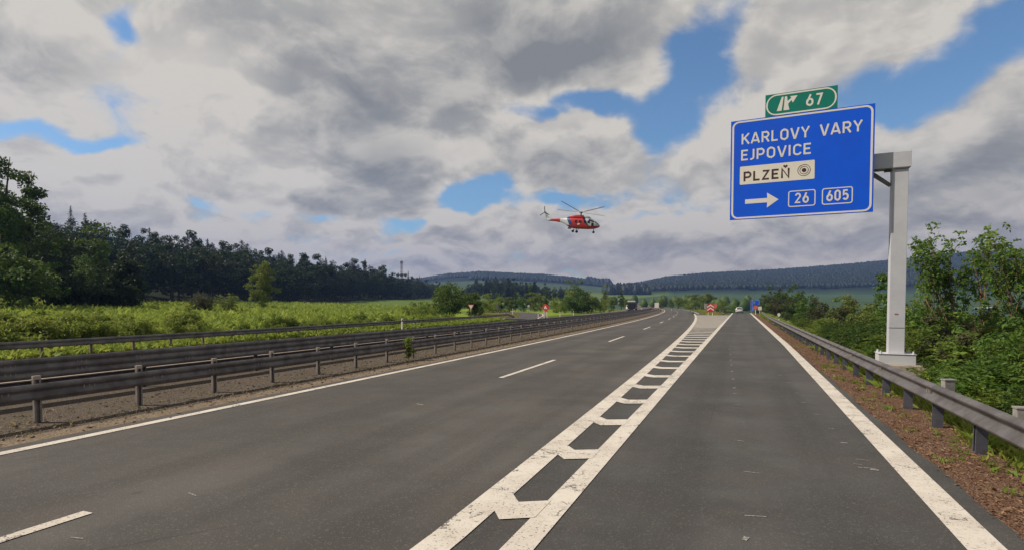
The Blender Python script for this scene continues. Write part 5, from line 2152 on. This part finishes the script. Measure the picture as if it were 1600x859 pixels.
sp = []
for _ in range(3800):                                        # behind the right rail
    y = 4 + 110 * rng.random() ** 1.6
    x = 3.75 + abs(rng.gauss(0, .75)) if rng.random() < .6 else rng.uniform(3.5, 6 + y * .06)
    sp.append((x, y, land(x, y) + .0, rng.uniform(.5, 1.2) * (.72 + y / 50)))
tag(blades('verge_grass', sp, .26, .009, 20, .08), 'green grass tufts under and behind the right guardrail', 'grass')
sp = []
for _ in range(130):                                         # sparse tufts on the brown verge
    y = 5 + 40 * rng.random() ** 1.7
    x = rng.uniform(2.7, 4.1)
    sp.append((x, y, road_z(x, y) - .02, rng.uniform(.5, 1.1)))
sp += [(3.2 + .5 * rng.random(), 5.6 + 1.3 * rng.random(), 0.0, 1.1) for _ in range(26)]
tag(blades('verge_tufts', sp, .15, .008, 14, .06, .9), 'sparse grass tufts on the brown verge beside the slip road', 'grass')
n = 7000                                                     # dry stalks, leaf bits and stones on the verge
yy = 4 + 50 * nr.random(n) ** 1.8
xx = nr.uniform(2.50, 4.1, n)
C = np.stack([xx, yy, np.full(n, .0) + nr.uniform(-.012, .012, n)], 1)
V = leaf_quads(C, np.concatenate([nr.normal(size=(n, 2)), nr.normal(size=(n, 1)) * .25], 1), nr.uniform(.03, .10, n), .3)
tag(quad_mesh('verge_litter', V, nr.random(n), M['litter']), 'dry brown stalks and leaf bits littering the verge', 'litter', kind='stuff')
sp = []
for _ in range(5200):                                        # between the far guardrail and the shrubs
    y = -18 + 92 * rng.random()
    x = -27.4 - abs(rng.gauss(0, 1.3)) - max(0, y - 30) * .085
    sp.append((x, y, land(x, y), rng.uniform(.6, 1.3)))
tag(blades('roadside_grass', sp, .42, .03, 9, .16), 'bright green grass below the far guardrail', 'grass')
sp = []
for _ in range(15000):                                       # the meadow
    u, zc = rng.uniform(-60, 700), 40 + 190 * rng.random() ** 1.5
    x, y, z = at(u, zc)
    if x + bend(y) > -37 or wood_side(x, y)[0] > -2:
        continue
    sp.append((x, y, z, rng.uniform(.7, 1.4) * (1 + zc / 160)))
tag(blades('meadow_grass', sp, .50, .05, 7, .35), 'tall green meadow grass before the dark wood', 'grass')
sp = []
for _ in range(2600):                                        # golden grass on the island of the side road and beyond the nose
    if rng.random() < .65:
        x, y, z = at(rng.uniform(745, 806), rng.uniform(96, 128))
    else:
        y = rng.uniform(134, 230)
        x = rng.uniform(-9 - bend(y) * .35, -4.6) - .0 * y
        if x < -1.2 - bend(y) + 1.2:
            continue
        z = land(x, y)
    sp.append((x, y, z, rng.uniform(.8, 1.4)))
tag(blades('dry_grass', sp, .40, .07, 7, .3, mat='gold'), 'yellowish grass on the island of the side road and behind the gore', 'grass')


sp = []
for _ in range(900):
    y = -10 + 75 * rng.random() ** 1.3
    x = rng.choice((-12.35, -11.75, -11.45, -13.4)) - bend(y) + rng.gauss(0, .13)
    sp.append((x, y, road_z(x, y) - .015, rng.uniform(.4, 1.1)))
tag(blades('median_tufts', sp, .12, .014, 7, .07, 1.0, mat='straw'), 'dry weeds and straw along the foot of the median guardrail', 'dry grass')
n = 5200
yy = -8 + 70 * nr.random(n) ** 1.4
xx = nr.choice([-12.2, -13.3, -11.6, -11.1], n) + nr.normal(0, .3, n) - np.array([bend(v_) for v_ in yy])
C = np.stack([xx, yy, nr.uniform(-.005, .012, n)], 1)
V = leaf_quads(C, np.concatenate([nr.normal(size=(n, 2)), nr.normal(size=(n, 1)) * .2], 1), nr.uniform(.03, .12, n), .35)
tag(quad_mesh('median_litter', V, nr.random(n), M['gutter']), 'pale straw and stones littering the median gravel', 'litter', kind='stuff')

# --- woods on the far ridges, one mass of small conifer crowns
def far_wood(name, label, u0, u1, z0, z1, gap, h, keep=None, mat='leaf_far'):
    P = []
    zc = z0
    while zc < z1:
        u = u0
        while u < u1:
            uu_ = u + rng.uniform(-.5, .5) * gap * F / zc
            zz_ = zc + rng.uniform(-.5, .5) * gap * 1.6
            if keep is None or keep(uu_, zz_):
                x, y, z = at(uu_, zz_)
                P.append((x, y, z, h * rng.uniform(.82, 1.12)))
            u += gap * F / zc
        zc += gap * 1.6
    P = np.array(P)
    n = len(P)
    ns = 6
    ang = np.linspace(0, 2 * np.pi, ns, endpoint=False)
    rad_ = (P[:, 3] * nr.uniform(.36, .58, n))
    rings = []
    for (fz_, fr) in ((.0, .8), (.35, 1.05), (.75, .75), (1.0, .12)):
        rr_ = rad_[:, None] * fr * nr.uniform(.75, 1.25, (n, ns))
        rings.append(np.stack([P[:, 0:1] + rr_ * np.cos(ang), P[:, 1:2] + rr_ * np.sin(ang), P[:, 2:3] + P[:, 3:4] * fz_ + 0 * rr_ + nr.normal(0, .07, (n, ns)) * P[:, 3:4]], -1))
    V = np.stack(rings, 1).reshape(-1, 3)                    # n,4,ns,3
    f = []
    b = np.arange(n)[:, None] * (4 * ns)
    quads = []
    for r_ in range(3):
        for k in range(ns):
            quads.append([r_ * ns + k, r_ * ns + (k + 1) % ns, (r_ + 1) * ns + (k + 1) % ns, (r_ + 1) * ns + k])
    quads = np.array(quads)
    idx = (b[:, :, None] + quads[None]).reshape(-1)
    me = bpy.data.meshes.new(name)
    me.vertices.add(len(V))
    me.vertices.foreach_set('co', V.astype(np.float32).ravel())
    me.loops.add(len(idx))
    me.loops.foreach_set('vertex_index', idx.astype(np.int32))
    me.polygons.add(len(idx) // 4)
    me.polygons.foreach_set('loop_start', (np.arange(len(idx) // 4) * 4).astype(np.int32))
    at_ = me.attributes.new('tint', 'FLOAT', 'POINT')
    at_.data.foreach_set('value', np.repeat(np.clip(nr.normal(.45, .2, n), 0, 1), 4 * ns).astype(np.float32))
    me.materials.append(M[mat])
    me.update(calc_edges=True)
    o = link(bpy.data.objects.new(name, me))
    return tag(o, label, 'wood', None, 'stuff')


far_wood('ridge_wood', 'dark forest covering the long ridge on the right', 985, 1900, 1290, 2720, 9, 11, lambda u, z: u > 1000 + 14 * math.sin(z * .01) + max(0, 1700 - z) * .02)
far_wood('distant_wood', 'blue forest on the far ridge in the middle', 560, 948, 1750, 2720, 10, 11, lambda u, z: not (660 < u < 735 and z < 1950))
far_wood('saddle_wood', 'small dark wood standing alone on the saddle between the ridges', 917, 951, 2050, 2160, 13, 20)
far_wood('foot_wood', 'dark wood at the foot of the right ridge', 950, 1010, 1150, 1330, 11, 18)
far_wood('valley_floor_wood', 'low scattered trees on the far side of the valley', 960, 1240, 420, 560, 11, 8, lambda u, z: rng.random() < .30, mat='leaf_tree')

# ------------------------------------------------------------------ the air
mb = MB()
mb.box((0, 0, 150), (6900, 6900, 330))
hz = mb.build('haze', [])
mat_ = bpy.data.materials.new('haze')
mat_.use_nodes = True
for n_ in list(mat_.node_tree.nodes):
    mat_.node_tree.nodes.remove(n_)
o_ = mat_.node_tree.nodes.new('ShaderNodeOutputMaterial')
pv = mat_.node_tree.nodes.new('ShaderNodeVolumePrincipled')
pv.inputs['Color'].default_value = (.28, .46, .98, 1)
pv.inputs['Density'].default_value = .00017
pv.inputs['Anisotropy'].default_value = .2
mat_.node_tree.links.new(pv.outputs[0], o_.inputs['Volume'])
hz.data.materials.append(mat_)
tag(hz, kind='stuff')
